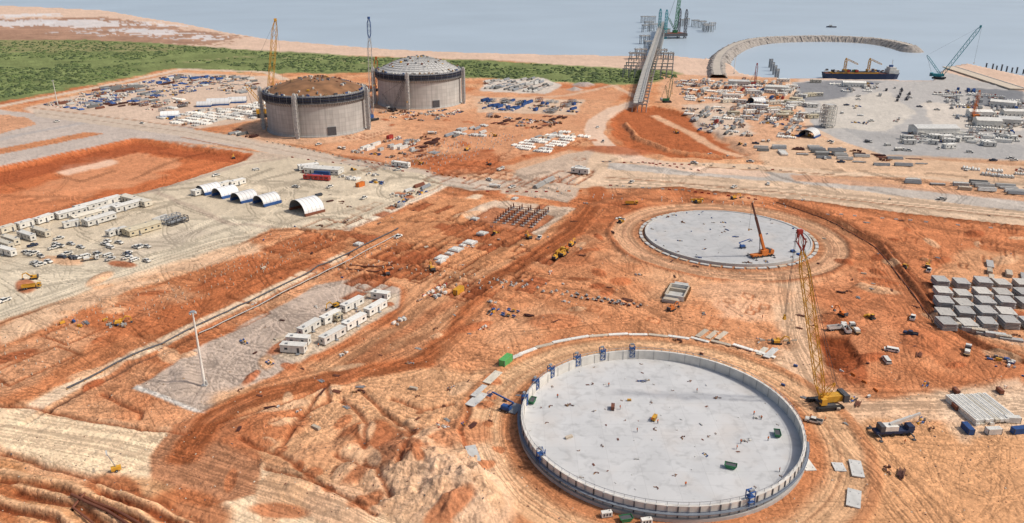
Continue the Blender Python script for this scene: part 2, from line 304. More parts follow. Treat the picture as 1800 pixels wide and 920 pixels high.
# formwork trenches (rectangles aligned to site grid)
A60=R(61.5)
def rect_outline(px,py,L,W,rgb=(136,70,46),w=1.6,h=-0.9,fill=None):
    x0,y0,_=P(px,py); c,s_=math.cos(A60),math.sin(A60)
    dx=X-x0;dy=Y-y0; m=(np.abs(dx)<L+W)&(np.abs(dy)<L+W); u=dx[m]*c+dy[m]*s_; q=-dx[m]*s_+dy[m]*c
    d=np.maximum(np.abs(u)-L/2,np.abs(q)-W/2)+wf[m]*.5
    if fill is not None: paint(m,(1-sstep(-0.4,0.4,d))*0.85,fill)
    k=(1-sstep(w/2-0.3,w/2+0.4,np.abs(d))); k=k*np.clip(.75+mid[m]*1.2,0,1); paint(m,k*0.8,rgb); Z[m]+=h*k
for a in [(520,425,34,14),(560,430,22,10),(590,410,18,12),(645,455,30,12),(690,440,26,9),(700,470,18,16),(735,445,26,10),(760,420,34,9),(810,440,44,26),(850,410,22,10),(800,400,16,9),(740,480,14,8),(660,490,12,8),(880,395,56,40),(560,395,20,10)]:
    rect_outline(*a,fill=(182,102,68) if random.random()<.5 else None)
for a in [(480,500,40,16),(420,480,30,22),(270,520,40,20),(350,560,44,22),(170,565,36,16),(60,640,26,14),(420,560,20,14),(540,470,22,10)]: rect_outline(*a,rgb=(164,90,60),w=1.2,h=-0.5)
for i in range(70):
    rect_outline(random.uniform(600,970),random.uniform(362,520),random.uniform(5,18),random.uniform(3,9),w=1.2,h=-0.7,fill=random.choice([None,None,(168,88,58)]))
for i in range(14): rect_outline(random.uniform(990,1350),random.uniform(490,575),random.uniform(3,8),random.uniform(2,5),rgb=(164,88,56),w=0.9,h=-0.4)
for i in range(16): rect_outline(random.uniform(1540,1790),random.uniform(395,470),random.uniform(5,18),random.uniform(3,8),rgb=(156,84,54),w=1.0,h=-0.5)
for i in range(40): rect_outline(random.uniform(620,1030),random.uniform(225,330),random.uniform(8,30),random.uniform(5,14),rgb=(150,80,54),w=1.6,h=-0.6)
# wheel tracks
TR=np.zeros_like(X)
def stamp(xs,ys,val):
    px,py=w2g(xs,ys); i=np.searchsorted(gy,py); j=np.searchsorted(gx,px)
    ok=(i>0)&(i<len(gy)-1)&(j>0)&(j<len(gx)-1); TR[i[ok],j[ok]]=val
def track(px,py,ang,L,curv,val):
    n=int(L/0.3); s_=np.arange(n)*0.3; th=ang+curv*s_+0.25*np.sin(s_/17+px)
    x0,y0,_=P(px,py); xs=x0+np.cumsum(np.cos(th))*0.3; ys=y0+np.cumsum(np.sin(th))*0.3
    for o in (-1.1,1.1): stamp(xs-np.sin(th)*o,ys+np.cos(th)*o,val)
for i in range(1000):
    px,py=random.uniform(-20,1820),random.uniform(300,915)**1
    track(px,py,random.choice([A60,A60+math.pi/2,random.uniform(0,6.28)])+random.gauss(0,.25),random.uniform(25,110),random.gauss(0,.012),random.choice([-1,-1,-.7,.8,1]))
for c in (S1,S2):
    for i in range(44):
        r=random.uniform(48,62); a0=random.uniform(0,6.28); aa=np.arange(a0,a0+random.uniform(.6,3),0.005); stamp(c[0]+r*np.cos(aa),c[1]+r*np.sin(aa),random.choice([-1,-.8,.9]))
def ctrack(pts,n,sp_,vals):
    w=np.array(G2(pts)); 
    for k in range(n):
        o=random.gauss(0,sp_); t=np.linspace(0,len(w)-1,3000); i=np.minimum(t.astype(int),len(w)-2); f=(t-i)
        f=f[:,None]; q=w[i]*(1-f)+w[i+1]*f
        kk=41; ker=np.ones(kk*3)/(kk*3); q=np.stack([np.convolve(np.pad(q[:,j],kk*3//2,'edge'),ker,'same')[kk*3//2:-(kk*3//2)] for j in (0,1)],1)
        dq=np.gradient(q,axis=0); nn=np.stack([-dq[:,1],dq[:,0]],1); nn/=np.linalg.norm(nn,axis=1)[:,None]+1e-9
        oo=o+0.8*np.sin(t*3+k); 
        for e in (-1.1,1.1): stamp(q[:,0]+nn[:,0]*(oo+e),q[:,1]+nn[:,1]*(oo+e),random.choice(vals))
ctrack([(330,800),(370,735),(470,690),(600,662),(740,634),(800,590),(830,540),(870,490),(940,450),(1010,405),(1045,360)],26,4,[-1,-.7,.8])
ctrack([(-20,745),(200,780),(330,810),(520,870),(700,935)],26,5,[-1,-.6,.8])
ctrack([(-20,560),(150,500),(400,420),(600,400),(780,326)],10,4,[-.7,.8])
ctrack([(1060,320),(1400,338),(1820,380)],10,5,[-.8,.8])
ctrack([(1380,480),(1400,600),(1460,710),(1640,705),(1820,720)],16,4,[-1,-.8,.8])
ctrack([(1470,760),(1540,830),(1620,925)],12,4,[-1,.8]); ctrack([(1362,352),(1460,385),(1540,430),(1590,490),(1640,560),(1800,640)],8,5,[-1,-.8])
ctrack([(600,662),(760,590),(840,520),(900,480),(1040,500),(1160,560)],10,4,[-1,.7]); ctrack([(560,650),(700,560),(800,470),(900,420),(1020,380)],10,5,[-1,.7])
t=np.where(TR<0,1+TR*0.30,1+TR*0.17)*1.0; C*=t[...,None]; Z-=0.15*np.abs(TR)*sstep(300,420,GY)
er=1-np.abs(fbm(X,Y,7,4,41)); er=np.clip((er-0.86)/0.14,0,1)*RG; C*=(1-0.28*er*sstep(0,0.3,mid+0.25))[...,None]; Z-=.25*er*sstep(0,.3,mid+.25)*np.minimum(1,sstep(46,52,dd)*sstep(46,52,d2))
# dust over the soil: slight desaturation, iron-oxide keeps little blue
lum=(C@np.array([.3,.55,.15]))[...,None]; C=(C*0.90+lum*np.array([1.05,1.0,.95])*0.10)
sat=np.clip((C[...,0]-C[...,2])/(C[...,0]+1e-6),0,1); C[...,2]*=1-.30*sat**2; C[...,1]*=1+.03*sat
C*=1.17*(np.clip(lum/.32,.1,3)**0.12)
# sea bed drop
SEA=[(-6000,-66),(-3000,10),(-1500,0),(-200,0),(0,9),(120,14),(190,18),(260,31),(330,41),(400,56),(470,67),(600,79),(700,86),(850,92),(1000,95),(1100,97),(1180,96),(1250,103),(1282,112),(1300,128),(1345,136),(1460,138),(1640,141),(1662,118),(1700,111),(1800,133),(2600,290),(6000,400),(9000,-66)]
w=G2(SEA); xs=X+wx*6; ys=Y+wy*6; harbour=(GX>1240)
xs=np.where(harbour,X,xs); ys=np.where(harbour,Y,ys)
d=dline(xs,ys,w,True); ins=inside(xs,ys,w); d=np.where(ins,-d,d)
k=1-sstep(-12,10,d); kq=1-sstep(-3,0.5,d); k=np.where(harbour,kq,k); Z=np.where(d<12,Z*np.clip(d/12,0,1),Z)-14*k
nr,nc=X.shape
def gz(x,y):
    px,py=w2g(x,y); j=min(max(np.searchsorted(gx,px)-1,0),nc-2); i=min(max(np.searchsorted(gy,py)-1,0),nr-2)
    a=min(max((px-gx[j])/(gx[j+1]-gx[j]),0),1); b=min(max((py-gy[i])/(gy[i+1]-gy[i]),0),1)
    return float((Z[i,j]*(1-a)+Z[i,j+1]*a)*(1-b)+(Z[i+1,j]*(1-a)+Z[i+1,j+1]*a)*b)
me=bpy.data.meshes.new('ground'); nv=nr*nc
me.vertices.add(nv); me.vertices.foreach_set('co',np.stack([X,Y,Z],-1).astype(np.float32).ravel())
ii,jj=np.meshgrid(np.arange(nr-1),np.arange(nc-1),indexing='ij'); a=(ii*nc+jj).ravel()
q=np.stack([a,a+nc,a+nc+1,a+1],-1).astype(np.int32); nf=len(q)
me.loops.add(nf*4); me.loops.foreach_set('vertex_index',q.ravel()); me.polygons.add(nf); me.polygons.foreach_set('loop_start',np.arange(nf,dtype=np.int32)*4)
me.update(calc_edges=True); me.validate()
at=me.color_attributes.new('Col','FLOAT_COLOR','POINT'); at.data.foreach_set('color',np.concatenate([np.clip(C/LG,0.005,0.85),RG[...,None]],-1).astype(np.float32).ravel())
me.polygons.foreach_set('use_smooth',np.ones(nf,bool))
gob=bpy.data.objects.new('ground',me); bpy.context.scene.collection.objects.link(gob)
m=bpy.data.materials.new('ground_dirt'); m.use_nodes=True; nt=m.node_tree; b=nt.nodes['Principled BSDF']; L=nt.links.new
ca=nt.nodes.new('ShaderNodeVertexColor'); ca.layer_name='Col'; tc=nt.nodes.new('ShaderNodeTexCoord')
def noise(sc,det=4,dist=0,vec=None):
    n=nt.nodes.new('ShaderNodeTexNoise'); n.inputs['Scale'].default_value=sc; n.inputs['Detail'].default_value=det; n.inputs['Distortion'].default_value=dist; L(vec or tc.outputs['Object'],n.inputs['Vector']); return n.outputs['Fac']
def mr(x,a,b_,c,d_):
    r=nt.nodes.new('ShaderNodeMapRange'); L(x,r.inputs['Value']); 
    for k_,v_ in zip(('From Min','From Max','To Min','To Max'),(a,b_,c,d_)): r.inputs[k_].default_value=v_
    return r.outputs[0]
def mth(op,x,y):
    n=nt.nodes.new('ShaderNodeMath'); n.operation=op
    for i_,q_ in enumerate((x,y)):
        if isinstance(q_,(int,float)): n.inputs[i_].default_value=q_
        else: L(q_,n.inputs[i_])
    return n.outputs[0]
n1=mr(noise(1.6,7),0.3,0.7,0.76,1.20); n2=mr(noise(0.22,7,1.5),0.3,0.7,0.80,1.18); n3=mr(noise(0.05,5,0.6),0.3,0.7,0.9,1.1)
vein=mth('ABSOLUTE',mth('SUBTRACT',noise(0.09,3,2.0),0.5),0); vein=mr(vein,0.0,0.012,0.80,1.0)
vein2=mth('ABSOLUTE',mth('SUBTRACT',noise(0.16,2,0.5),0.47),0); vein2=mr(vein2,0.0,0.01,1.16,1.0)
pr=mth('MULTIPLY',mth('MULTIPLY',n1,n2),mth('MULTIPLY',n3,mth('MULTIPLY',vein,vein2)))
am=mr(ca.outputs['Alpha'],0,1,0.22,1.0); fac=mth('ADD',1.0,mth('MULTIPLY',mth('SUBTRACT',pr,1.0),am))
vs=nt.nodes.new('ShaderNodeVectorMath'); vs.operation='SCALE'; L(ca.outputs['Color'],vs.inputs[0]); L(fac,vs.inputs['Scale'])
L(vs.outputs[0],b.inputs['Base Color']); b.inputs['Roughness'].default_value=0.95; b.inputs['Specular IOR Level'].default_value=0.1
bp=nt.nodes.new('ShaderNodeBump'); L(mr(ca.outputs['Alpha'],0,1,.3,.85),bp.inputs['Strength']); bp.inputs['Distance'].default_value=0.55; L(mth('ADD',noise(0.9,8),mth('MULTIPLY',noise(0.2,6,1),1.6)),bp.inputs['Height']); L(bp.outputs[0],b.inputs['Normal'])
me.materials.append(m)
# sea
mb=MB(); W=mat('sea_water',(182,196,207),0.32,0.07,0.004); mb.add([(-60000,300,SEAZ),(60000,300,SEAZ),(60000,90000,SEAZ),(-60000,90000,SEAZ)],[(0,1,2,3)],W); mb.obj('sea')
nt2=W.node_tree; wn=nt2.nodes.new('ShaderNodeTexNoise'); wn.inputs['Scale'].default_value=0.12; wn.inputs['Detail'].default_value=4; bb=nt2.nodes.new('ShaderNodeBump'); bb.inputs['Strength'].default_value=0.35; bb.inputs['Distance'].default_value=0.6
tcw=[n for n in nt2.nodes if n.type=='TEX_COORD'][0]; nt2.links.new(tcw.outputs['Object'],wn.inputs['Vector']); nt2.links.new(wn.outputs['Fac'],bb.inputs['Height']); nt2.links.new(bb.outputs[0],nt2.nodes['Principled BSDF'].inputs['Normal'])
nt2.nodes['Principled BSDF'].inputs['Specular IOR Level'].default_value=0.2
# scrub
mb=MB(); SC=mat('scrub_foliage',(102,118,66),0.9,0.45,0.02); SC2=mat('scrub_foliage_dark',(76,92,52),0.9,0.4,0.05)
wp=G2([(-700,200),(-100,70),(0,72),(150,72),(330,82),(450,91),(650,102),(850,108),(1000,117),(1115,124),(1190,126),(1190,136),(1110,147),(1000,144),(830,135),(650,126),(480,127),(300,118),(160,146),(0,174),(-700,320)])
px_=rng.uniform(-350,1190,30000); py_=rng.uniform(72,240,30000)
PX=np.array([P(a,b)[:2] for a,b in zip(px_,py_)]); dens=fbm(PX[:,0],PX[:,1],60,4,77); okk=inside(PX[:,0],PX[:,1],wp)&(dens>-0.15)
for (x,y) in PX[okk][:8000]:
    r=random.uniform(1.0,3.8); h=random.uniform(.5,1.9); n=6; vs=[(x,y,h)]
    for k in range(n):
        a=k*1.047+random.uniform(-.3,.3); vs.append((x+math.cos(a)*r*.6,y+math.sin(a)*r*.6,h*random.uniform(.6,1.1)))
    for k in range(n):
        a=k*1.047+random.uniform(-.3,.3); rr=r*random.uniform(.7,1.3); vs.append((x+math.cos(a)*rr,y+math.sin(a)*rr,-.3))
    mb.add(vs,[(0,1+k,1+(k+1)%n) for k in range(n)]+[(1+k,7+k,7+(k+1)%n,1+(k+1)%n) for k in range(n)],SC if random.random()<.6 else SC2)
mb.obj('coastal_scrub')
# ================= TANK FOUNDATIONS =================
def slabmat(name,rgb):
    m=mat(name,rgb,0.8,0.10,0.08); nt=m.node_tree; L=nt.links.new; b=nt.nodes['Principled BSDF']; tc=[n for n in nt.nodes if n.type=='TEX_COORD'][0]
    old=b.inputs['Base Color'].links[0].from_socket
    br=nt.nodes.new('ShaderNodeTexBrick'); br.inputs['Scale'].default_value=1; br.inputs['Brick Width'].default_value=9; br.inputs['Row Height'].default_value=6; br.inputs['Mortar Size'].default_value=0.05; br.offset=0
    br.inputs['Color1'].default_value=(1,1,1,1); br.inputs['Color2'].default_value=(.94,.945,.95,1); br.inputs['Mortar'].default_value=(.8,.8,.8,1); L(tc.outputs['Object'],br.inputs['Vector'])
    n=nt.nodes.new('ShaderNodeTexNoise'); n.inputs['Scale'].default_value=0.35; n.inputs['Detail'].default_value=9; n.inputs['Distortion'].default_value=.6; L(tc.outputs['Object'],n.inputs['Vector'])
    r=nt.nodes.new('ShaderNodeMapRange'); r.inputs['From Min'].default_value=.5; r.inputs['From Max'].default_value=.75; r.inputs['To Min'].default_value=1; r.inputs['To Max'].default_value=.76; L(n.outputs['Fac'],r.inputs['Value'])
    mx=nt.nodes.new('ShaderNodeMix'); mx.data_type='RGBA'; mx.blend_type='MULTIPLY'; mx.inputs[0].default_value=1; L(old,mx.inputs[6]); L(br.outputs['Color'],mx.inputs[7])
    v=nt.nodes.new('ShaderNodeVectorMath'); v.operation='SCALE'; L(mx.outputs[2],v.inputs[0]); L(r.outputs[0],v.inputs['Scale'])
    n2=nt.nodes.new('ShaderNodeTexNoise'); n2.inputs['Scale'].default_value=0.07; n2.inputs['Detail'].default_value=8; L(tc.outputs['Object'],n2.inputs['Vector'])
    r2=nt.nodes.new('ShaderNodeMapRange'); r2.inputs['From Min'].default_value=.5; r2.inputs['From Max'].default_value=.8; r2.inputs['To Min'].default_value=0; r2.inputs['To Max'].default_value=.5; L(n2.outputs['Fac'],r2.inputs['Value'])
    m3=nt.nodes.new('ShaderNodeMix'); m3.data_type='RGBA'; L(r2.outputs[0],m3.inputs[0]); L(v.outputs[0],m3.inputs[6]); m3.inputs[7].default_value=(*lin((202,188,174)),1); L(m3.outputs[2],b.inputs['Base Color']); return m
SLAB=slabmat('slab_concrete',(200,199,197))
def ringmesh(mb,c,prof,m,n=144,a0=0,a1=2*math.pi):
    full=abs(a1-a0-2*math.pi)<1e-6; nn=n if full else n+1; vs=[]
    for i in range(nn):
        a=a0+(a1-a0)*i/n
        for r,z in prof: vs.append((c[0]+r*math.cos(a),c[1]+r*math.sin(a),z))
    k=len(prof); fs=[]
    for i in range(n):
        i2=(i+1)%nn
        for j in range(k-1): fs.append((i*k+j,i2*k+j,i2*k+j+1,i*k+j+1))
    mb.add(vs,fs,m)
def disc(mb,c,r,z,m,n=144):
    mb.add([(c[0]+r*math.cos(2*math.pi*i/n),c[1]+r*math.sin(2*math.pi*i/n),z) for i in range(n)],[tuple(range(n))],m)
mb=MB(); RF=43.2; WH=4.6
disc(mb,(0,0),42.4,1.2,SLAB); ringmesh(mb,(0,0),[(44.0,-1),(44.0,1.0),(RF,1.0)],GREY)
ringmesh(mb,(0,0),[(RF,1.0),(RF,WH),(42.4,WH),(42.4,1.15)],mat('wall_concrete',(216,210,200),.8,.2,.3))
for i in range(96):
    a=2*math.pi*i/96; c,s_=math.cos(a),math.sin(a)
    mb.box(RF*1.003*c,RF*1.003*s_,1.0,0.22,0.35,WH-1.0,DGREY if i%2 else STEEL,a)
    mb.beam((42.8*c,42.8*s_,WH),(42.8*c,42.8*s_,WH+1.1),0.09,STEEL)
    if i%2==0: mb.box(42.33*c,42.33*s_,1.2,0.1,0.22,WH-1.3,GREY,a)
ringmesh(mb,(0,0),[(42.75,WH+1.02),(42.75,WH+1.12),(42.85,WH+1.12),(42.85,WH+1.02)],STEEL)
ringmesh(mb,(0,0),[(43.3,2.5),(44.3,2.5),(44.3,2.65),(43.3,2.65)],mat('walkway',(120,128,138)),120,R(170),R(345))
ringmesh(mb,(0,0),[(44.25,3.5),(44.25,3.6),(44.32,3.6),(44.32,3.5)],NAVY,120,R(170),R(345))
mb.obj('tank_foundation_wall',(S1[0],S1[1],0))
mb=MB(); disc(mb,(0,0),42.0,1.1,SLAB); ringmesh(mb,(0,0),[(42.8,-1),(42.8,0.7),(42.8,1.45),(42.0,1.45),(42.0,1.1)],LGREY)
for i in range(52):
    a=2*math.pi*i/52; mb.box(45*math.cos(a),45*math.sin(a),0.0,1.6,4.2,0.5,LGREY if i%3 else SAND,a)
mb.obj('tank_foundation_slab',(S2[0],S2[1],0))
# ================= LNG TANKS =================
def tankwall():
    m=mat('tank_wall_concrete',(208,205,199),.8,.12,.06); nt=m.node_tree; L=nt.links.new; b=nt.nodes['Principled BSDF']; tc=[n for n in nt.nodes if n.type=='TEX_COORD'][0]; old=b.inputs['Base Color'].links[0].from_socket
    sx=nt.nodes.new('ShaderNodeSeparateXYZ'); L(tc.outputs['Object'],sx.inputs[0])
    def mth(op,x,y=0):
        n=nt.nodes.new('ShaderNodeMath'); n.operation=op
        for i_,q_ in enumerate((x,y)):
            if isinstance(q_,(int,float)): n.inputs[i_].default_value=q_
            else: L(q_,n.inputs[i_])
        return n.outputs[0]
    an=mth('ARCTAN2',sx.outputs[1],sx.outputs[0]); u=mth('MULTIPLY',an,43.0)
    cb=nt.nodes.new('ShaderNodeCombineXYZ'); L(u,cb.inputs[0]); L(sx.outputs[2],cb.inputs[1])
    br=nt.nodes.new('ShaderNodeTexBrick'); br.offset=0; br.inputs['Scale'].default_value=1; br.inputs['Brick Width'].default_value=5.63; br.inputs['Row Height'].default_value=3.6; br.inputs['Mortar Size'].default_value=.12
    br.inputs['Color1'].default_value=(1,1,1,1); br.inputs['Color2'].default_value=(.86,.86,.86,1); br.inputs['Mortar'].default_value=(.72,.72,.72,1); L(cb.outputs[0],br.inputs['Vector'])
    mp=nt.nodes.new('ShaderNodeMapping'); mp.inputs['Scale'].default_value=(1,.07,1); L(cb.outputs[0],mp.inputs[0])
    n=nt.nodes.new('ShaderNodeTexNoise'); n.inputs['Scale'].default_value=.6; n.inputs['Detail'].default_value=6; L(mp.outputs[0],n.inputs['Vector'])
    r=nt.nodes.new('ShaderNodeMapRange'); r.inputs['From Min'].default_value=.35; r.inputs['From Max'].default_value=.7; r.inputs['To Min'].default_value=1.1; r.inputs['To Max'].default_value=.82; L(n.outputs['Fac'],r.inputs['Value'])
    mx=nt.nodes.new('ShaderNodeMix'); mx.data_type='RGBA'; mx.blend_type='MULTIPLY'; mx.inputs[0].default_value=1; L(old,mx.inputs[6]); L(br.outputs['Color'],mx.inputs[7])
    v=nt.nodes.new('ShaderNodeVectorMath'); v.operation='SCALE'; L(mx.outputs[2],v.inputs[0]); L(r.outputs[0],v.inputs['Scale']); L(v.outputs[0],b.inputs['Base Color']); return m
TW=tankwall()
def tank(c,roof,H0=33.0,rise=11,ribs=False):
    mb=MB(); r=42.6
    ringmesh(mb,(0,0),[(r+1.2,-1),(r+1.2,1.0),(r,1.0),(r,H0)],TW)
    ringmesh(mb,(0,0),[(r,H0),(r,H0+.5),(r-3,H0+.6)],GREY)
    for z0,z1,mm in((H0-5.6,H0-5.3,STEEL),(H0-3.2,H0-2.9,NAVY),(H0-.6,H0-.3,NAVY)):
        ringmesh(mb,(0,0),[(r+.05,z0),(r+2.0,z0),(r+2.0,z1),(r+.05,z1)],mm)
    ringmesh(mb,(0,0),[(r+.6,H0-5.2),(r+.7,H0-.6)],mat('formwork_dark',(62,68,82),.7,.4,.5))
    for i in range(120):
        a=2*math.pi*i/120; cx,cy=math.cos(a),math.sin(a)
        mb.beam(((r+1.95)*cx,(r+1.95)*cy,H0-5.6),((r+1.95)*cx,(r+1.95)*cy,H0+1.0),.25,DGREY if i%3 else STEEL)
        mb.beam((r*cx,r*cy,H0-8),((r+2)*cx,(r+2)*cy,H0-5.5),.2,DGREY)
    for z in (H0+.4,H0+1.0,H0-4.4,H0-1.8): ringmesh(mb,(0,0),[(r+1.95,z),(r+2.05,z),(r+2.05,z+.12),(r+1.95,z+.12)],STEEL)
    prof=[]
    for i in range(13):
        t=i/12; rr=(r-2.5)*(1-t); prof.append((max(rr,.01),H0+.7+rise*(1-(rr/(r-2.5))**2)))
    ringmesh(mb,(0,0),prof,roof)
    if ribs:
        for i in range(48):
            a=2*math.pi*i/48
            for j in range(0,11):
                p,q_=prof[j],prof[j+1]; mb.beam((p[0]*math.cos(a),p[0]*math.sin(a),p[1]+.15),(q_[0]*math.cos(a),q_[0]*math.sin(a),q_[1]+.15),.35,LGREY)
        for j in range(1,11,1): p=prof[j]; ringmesh(mb,(0,0),[(p[0]+.2,p[1]),(p[0]+.2,p[1]+.35),(p[0]-.2,p[1]+.4)],GREY,72)
    for i in range(70):
        a=random.uniform(0,6.28); rr=random.uniform(3,38); z=H0+.7+rise*(1-(rr/(r-2.5))**2); mb.box(rr*math.cos(a),rr*math.sin(a),z-.2,random.uniform(.6,3),random.uniform(.6,2),random.uniform(.6,1.8),random.choice([RUST,WHITE,STEEL,DGREY,WOOD,YEL]),a)
    for i in range(60):
        a=random.uniform(0,6.28); rr=41.0; mb.box(rr*math.cos(a),rr*math.sin(a),H0+.6,1.2,random.uniform(1,3),random.uniform(.6,2.2),random.choice([WHITE,STEEL,BLUE,DGREY,WOOD]),a)
    for a in (R(-98),R(-12),R(190)):
        bx,by=(r+4)*math.cos(a),(r+4)*math.sin(a)
        mb.lattice((bx,by,0),(bx,by,H0+4),3.4,LGREY,.3,3)
        for k in range(11): mb.box(bx,by,1.5+k*3.1,3.0,3.0,.15,STEEL,a); 
        mb.box(bx,by,0,2.6,2.0,H0+3,mat('scaffold_mesh',(218,218,214)),a)
    mb.box(math.cos(R(-62))*(r+.1),math.sin(R(-62))*(r+.1),1.0,1,7,7,DGREY,R(-62)); 
    return mb.obj('lng_storage_tank',(c[0],c[1],0))
tank(T1,BROWN,33,9.5); tank(T2,mat('roof_concrete',(206,203,198),.8,.2,.3),33,12,True)
# ================= CRANES =================
def crawler(name,base,tip,col,bw=2.6,boomcol=None,tipcol=None,cw=WHITE,mast=True,hook=None,jib=None,tf=.8,ml=14,mh=16,thick=.22):
    mb=MB(); b=Vector(base); b.z=gz(b.x,b.y); t=Vector(tip); f=Vector((t.x-b.x,t.y-b.y,0)); L0=f.length; f.normalize(); s_=Vector((-f.y,f.x,0)); a=math.atan2(f.y,f.x); boomcol=boomcol or col
    k=bw/2.6
    for e in (-1,1):
        p=b+s_*e*3.2*k
        mb.box(p.x,p.y,b.z+.3,8.5*k,1.3*k,1.2*k,BLACK,a)
        for q_ in (-4.2,4.2): mb.cyl(p+f*q_*k-s_*.65*k+Vector((0,0,.9*k)),p+f*q_*k+s_*.65*k+Vector((0,0,.9*k)),.75*k,BLACK,12)
    mb.box(b.x,b.y,b.z+1.0*k,5*k,5.4*k,.6*k,DGREY,a); mb.cyl(b+Vector((0,0,1.5*k)),b+Vector((0,0,2*k)),1.6*k,DGREY)
    h=b-f*2*k; mb.box(h.x,h.y,b.z+2*k,8*k,3*k,2.2*k,col,a); c_=b-f*6.2*k
    for e in range(4): mb.box(c_.x,c_.y,b.z+2*k+e*.7*k,2.0*k,5*k,.62*k,cw if e%2 else DGREY,a)
    cb=b+f*2.2*k+s_*2.3*k; mb.box(cb.x,cb.y,b.z+2*k,2.2*k,1.4*k,2.2*k,col,a,.85,.9); g=cb+f*1.13*k; mb.box(g.x,g.y,b.z+2.8*k,.08,1.1*k,1.2*k,GLASS,a)
    root=b+f*1.6*k+Vector((0,0,2.6*k)); d=t-root
    if tipcol:
        m_=root+d*tf; mb.lattice(root,m_,bw,boomcol,thick*k); mb.lattice(m_,t,bw*.9,tipcol,thick*k)
    else: mb.lattice(root,t,bw,boomcol,thick*k)
    mb.box(t.x,t.y,t.z-.6,1.6*k,1.2*k,1.4*k,tipcol or col,a)
    if mast:
        mt=root-f*min(ml*k,L0)+Vector((0,0,mh*k)); mb.lattice(root,mt,1.4*k,col,.16*k)
        for e in (-1,1):
            mb.beam(mt+s_*e,t+s_*e*.5,.1,DGREY); mb.beam(mt+s_*e,c_+Vector((0,0,4*k))+s_*e,.12,DGREY)
    hz=hook if hook is not None else t.z*.35
    tt=t+f*1.0
    for e in (-.3,.3): mb.beam(tt+s_*e,Vector((tt.x,tt.y,hz))+s_*e,.09,DGREY)
    mb.box(tt.x,tt.y,hz-1.2,.9,.9,1.6,YEL,a,.5,.5)
    return mb.obj(name)
def at_Y(px,py,Yv):
    v_=(py-460)/F; d=Yv/(cp-v_*sp); return (d*(px-900)/F,Yv,H-d*(sp+v_*cp))
b1=P(1450,712); crawler('crawler_crane',b1,at_Y(1406,408,b1[1]-3),YEL,2.5,tipcol=RED,cw=DGREY,tf=.9,ml=4,mh=6,hook=34,thick=.24)
b1=P(468,205); crawler('crawler_crane',b1,at_Y(484,36,b1[1]+5),YEL,4.2,mast=True)
b1=P(652,212); crawler('crawler_crane',b1,at_Y(648,32,b1[1]+5),BLUE,3.2,boomcol=LGREY,tipcol=BLUE)
b1=P(655,160); crawler('crawler_crane',b1,at_Y(661,102,b1[1]),ORG,3.6,mast=False)
b1=P(1650,139); crawler('crawler_crane',b1,at_Y(1724,47,b1[1]-20),TEAL,3.8,cw=TEAL,thick=.3)
b1=P(1172,180); crawler('crawler_crane',b1,at_Y(1182,133,b1[1]),GRN,2.4)
b1=P(1712,208); crawler('crawler_crane',b1,at_Y(1722,160,b1[1]),ORG,2.2)
b1=P(690,196); crawler('crawler_crane',b1,at_Y(712,140,b1[1]-8),DGREY,2.2)
b1=P(1325,150); crawler('crawler_crane',b1,at_Y(1331,112,b1[1]),RED,2.2)
def mobile_crane(px,py,tip,col,bcol,rz,name='mobile_crane',w=.9,zb=None,seg2=None):
    mb=MB(); b=Vector(P(px,py)); b.z=gz(b.x,b.y) if zb is None else zb; seg2=seg2 or bcol
    c,s_=math.cos(rz),math.sin(rz); f=Vector((c,s_,0)); n=Vector((-s_,c,0))
    mb.box(b.x,b.y,b.z+.9,12,2.8,.9,col,rz); k=b+f*5.2; mb.box(k.x,k.y,b.z+1.8,2.2,2.7,1.4,col,rz,.85,.95); k=b+f*6.25; mb.box(k.x,k.y,b.z+2.2,.2,2.3,.7,GLASS,rz)
    for x in (-4.8,-3.2,-.5,3,4.6):
        for e in (-1,1): p=b+f*x+n*e*1.15+Vector((0,0,.65)); mb.cyl(p-n*.3,p+n*.3,.65,BLACK,12)
    for x in (-5.5,5):
        for e in (-1,1): p=b+f*x; q=p+n*e*3.6; mb.beam((p.x,p.y,b.z+1),(q.x,q.y,b.z+1),.35,DGREY); mb.box(q.x,q.y,b.z+.05,1,1,.2,DGREY,rz); mb.beam((q.x,q.y,b.z+.1),(q.x,q.y,b.z+1),.2,STEEL)
    t=Vector(tip); g=Vector((t.x-b.x,t.y-b.y,0)).normalized(); a=math.atan2(g.y,g.x); u=b-g*1.5; mb.box(u.x,u.y,b.z+1.85,5,2.6,1.6,bcol,a); u=b-g*4; mb.box(u.x,u.y,b.z+1.8,1.4,3,1.9,DGREY,a)
    root=b-g*1.2+Vector((0,0,3.4)); m1=root+(t-root)*.35; m2=root+(t-root)*.7
    mb.beam(root,m1,w,bcol,w*1.2); mb.beam(m1,m2,w*.8,seg2,w); mb.beam(m2,t,w*.6,seg2,w*.7); mb.beam(b+g*1.5+Vector((0,0,2.4)),m1,.4,STEEL)
    mb.beam(t,(t.x,t.y,t.z*.55+b.z*.45),.07,DGREY); mb.box(t.x,t.y,t.z*.55+b.z*.45-.8,.5,.5,.8,YEL)
    return mb.obj(name)
q=P(1338,457); mobile_crane(1338,455,at_Y(1322,357,q[1]-3),ORG,ORG,R(20),zb=1.1,w=1.0,seg2=DRUST)
mobile_crane(1568,763,(P(1618,727,7)),NAVY,WHITE,R(5),w=1.0)
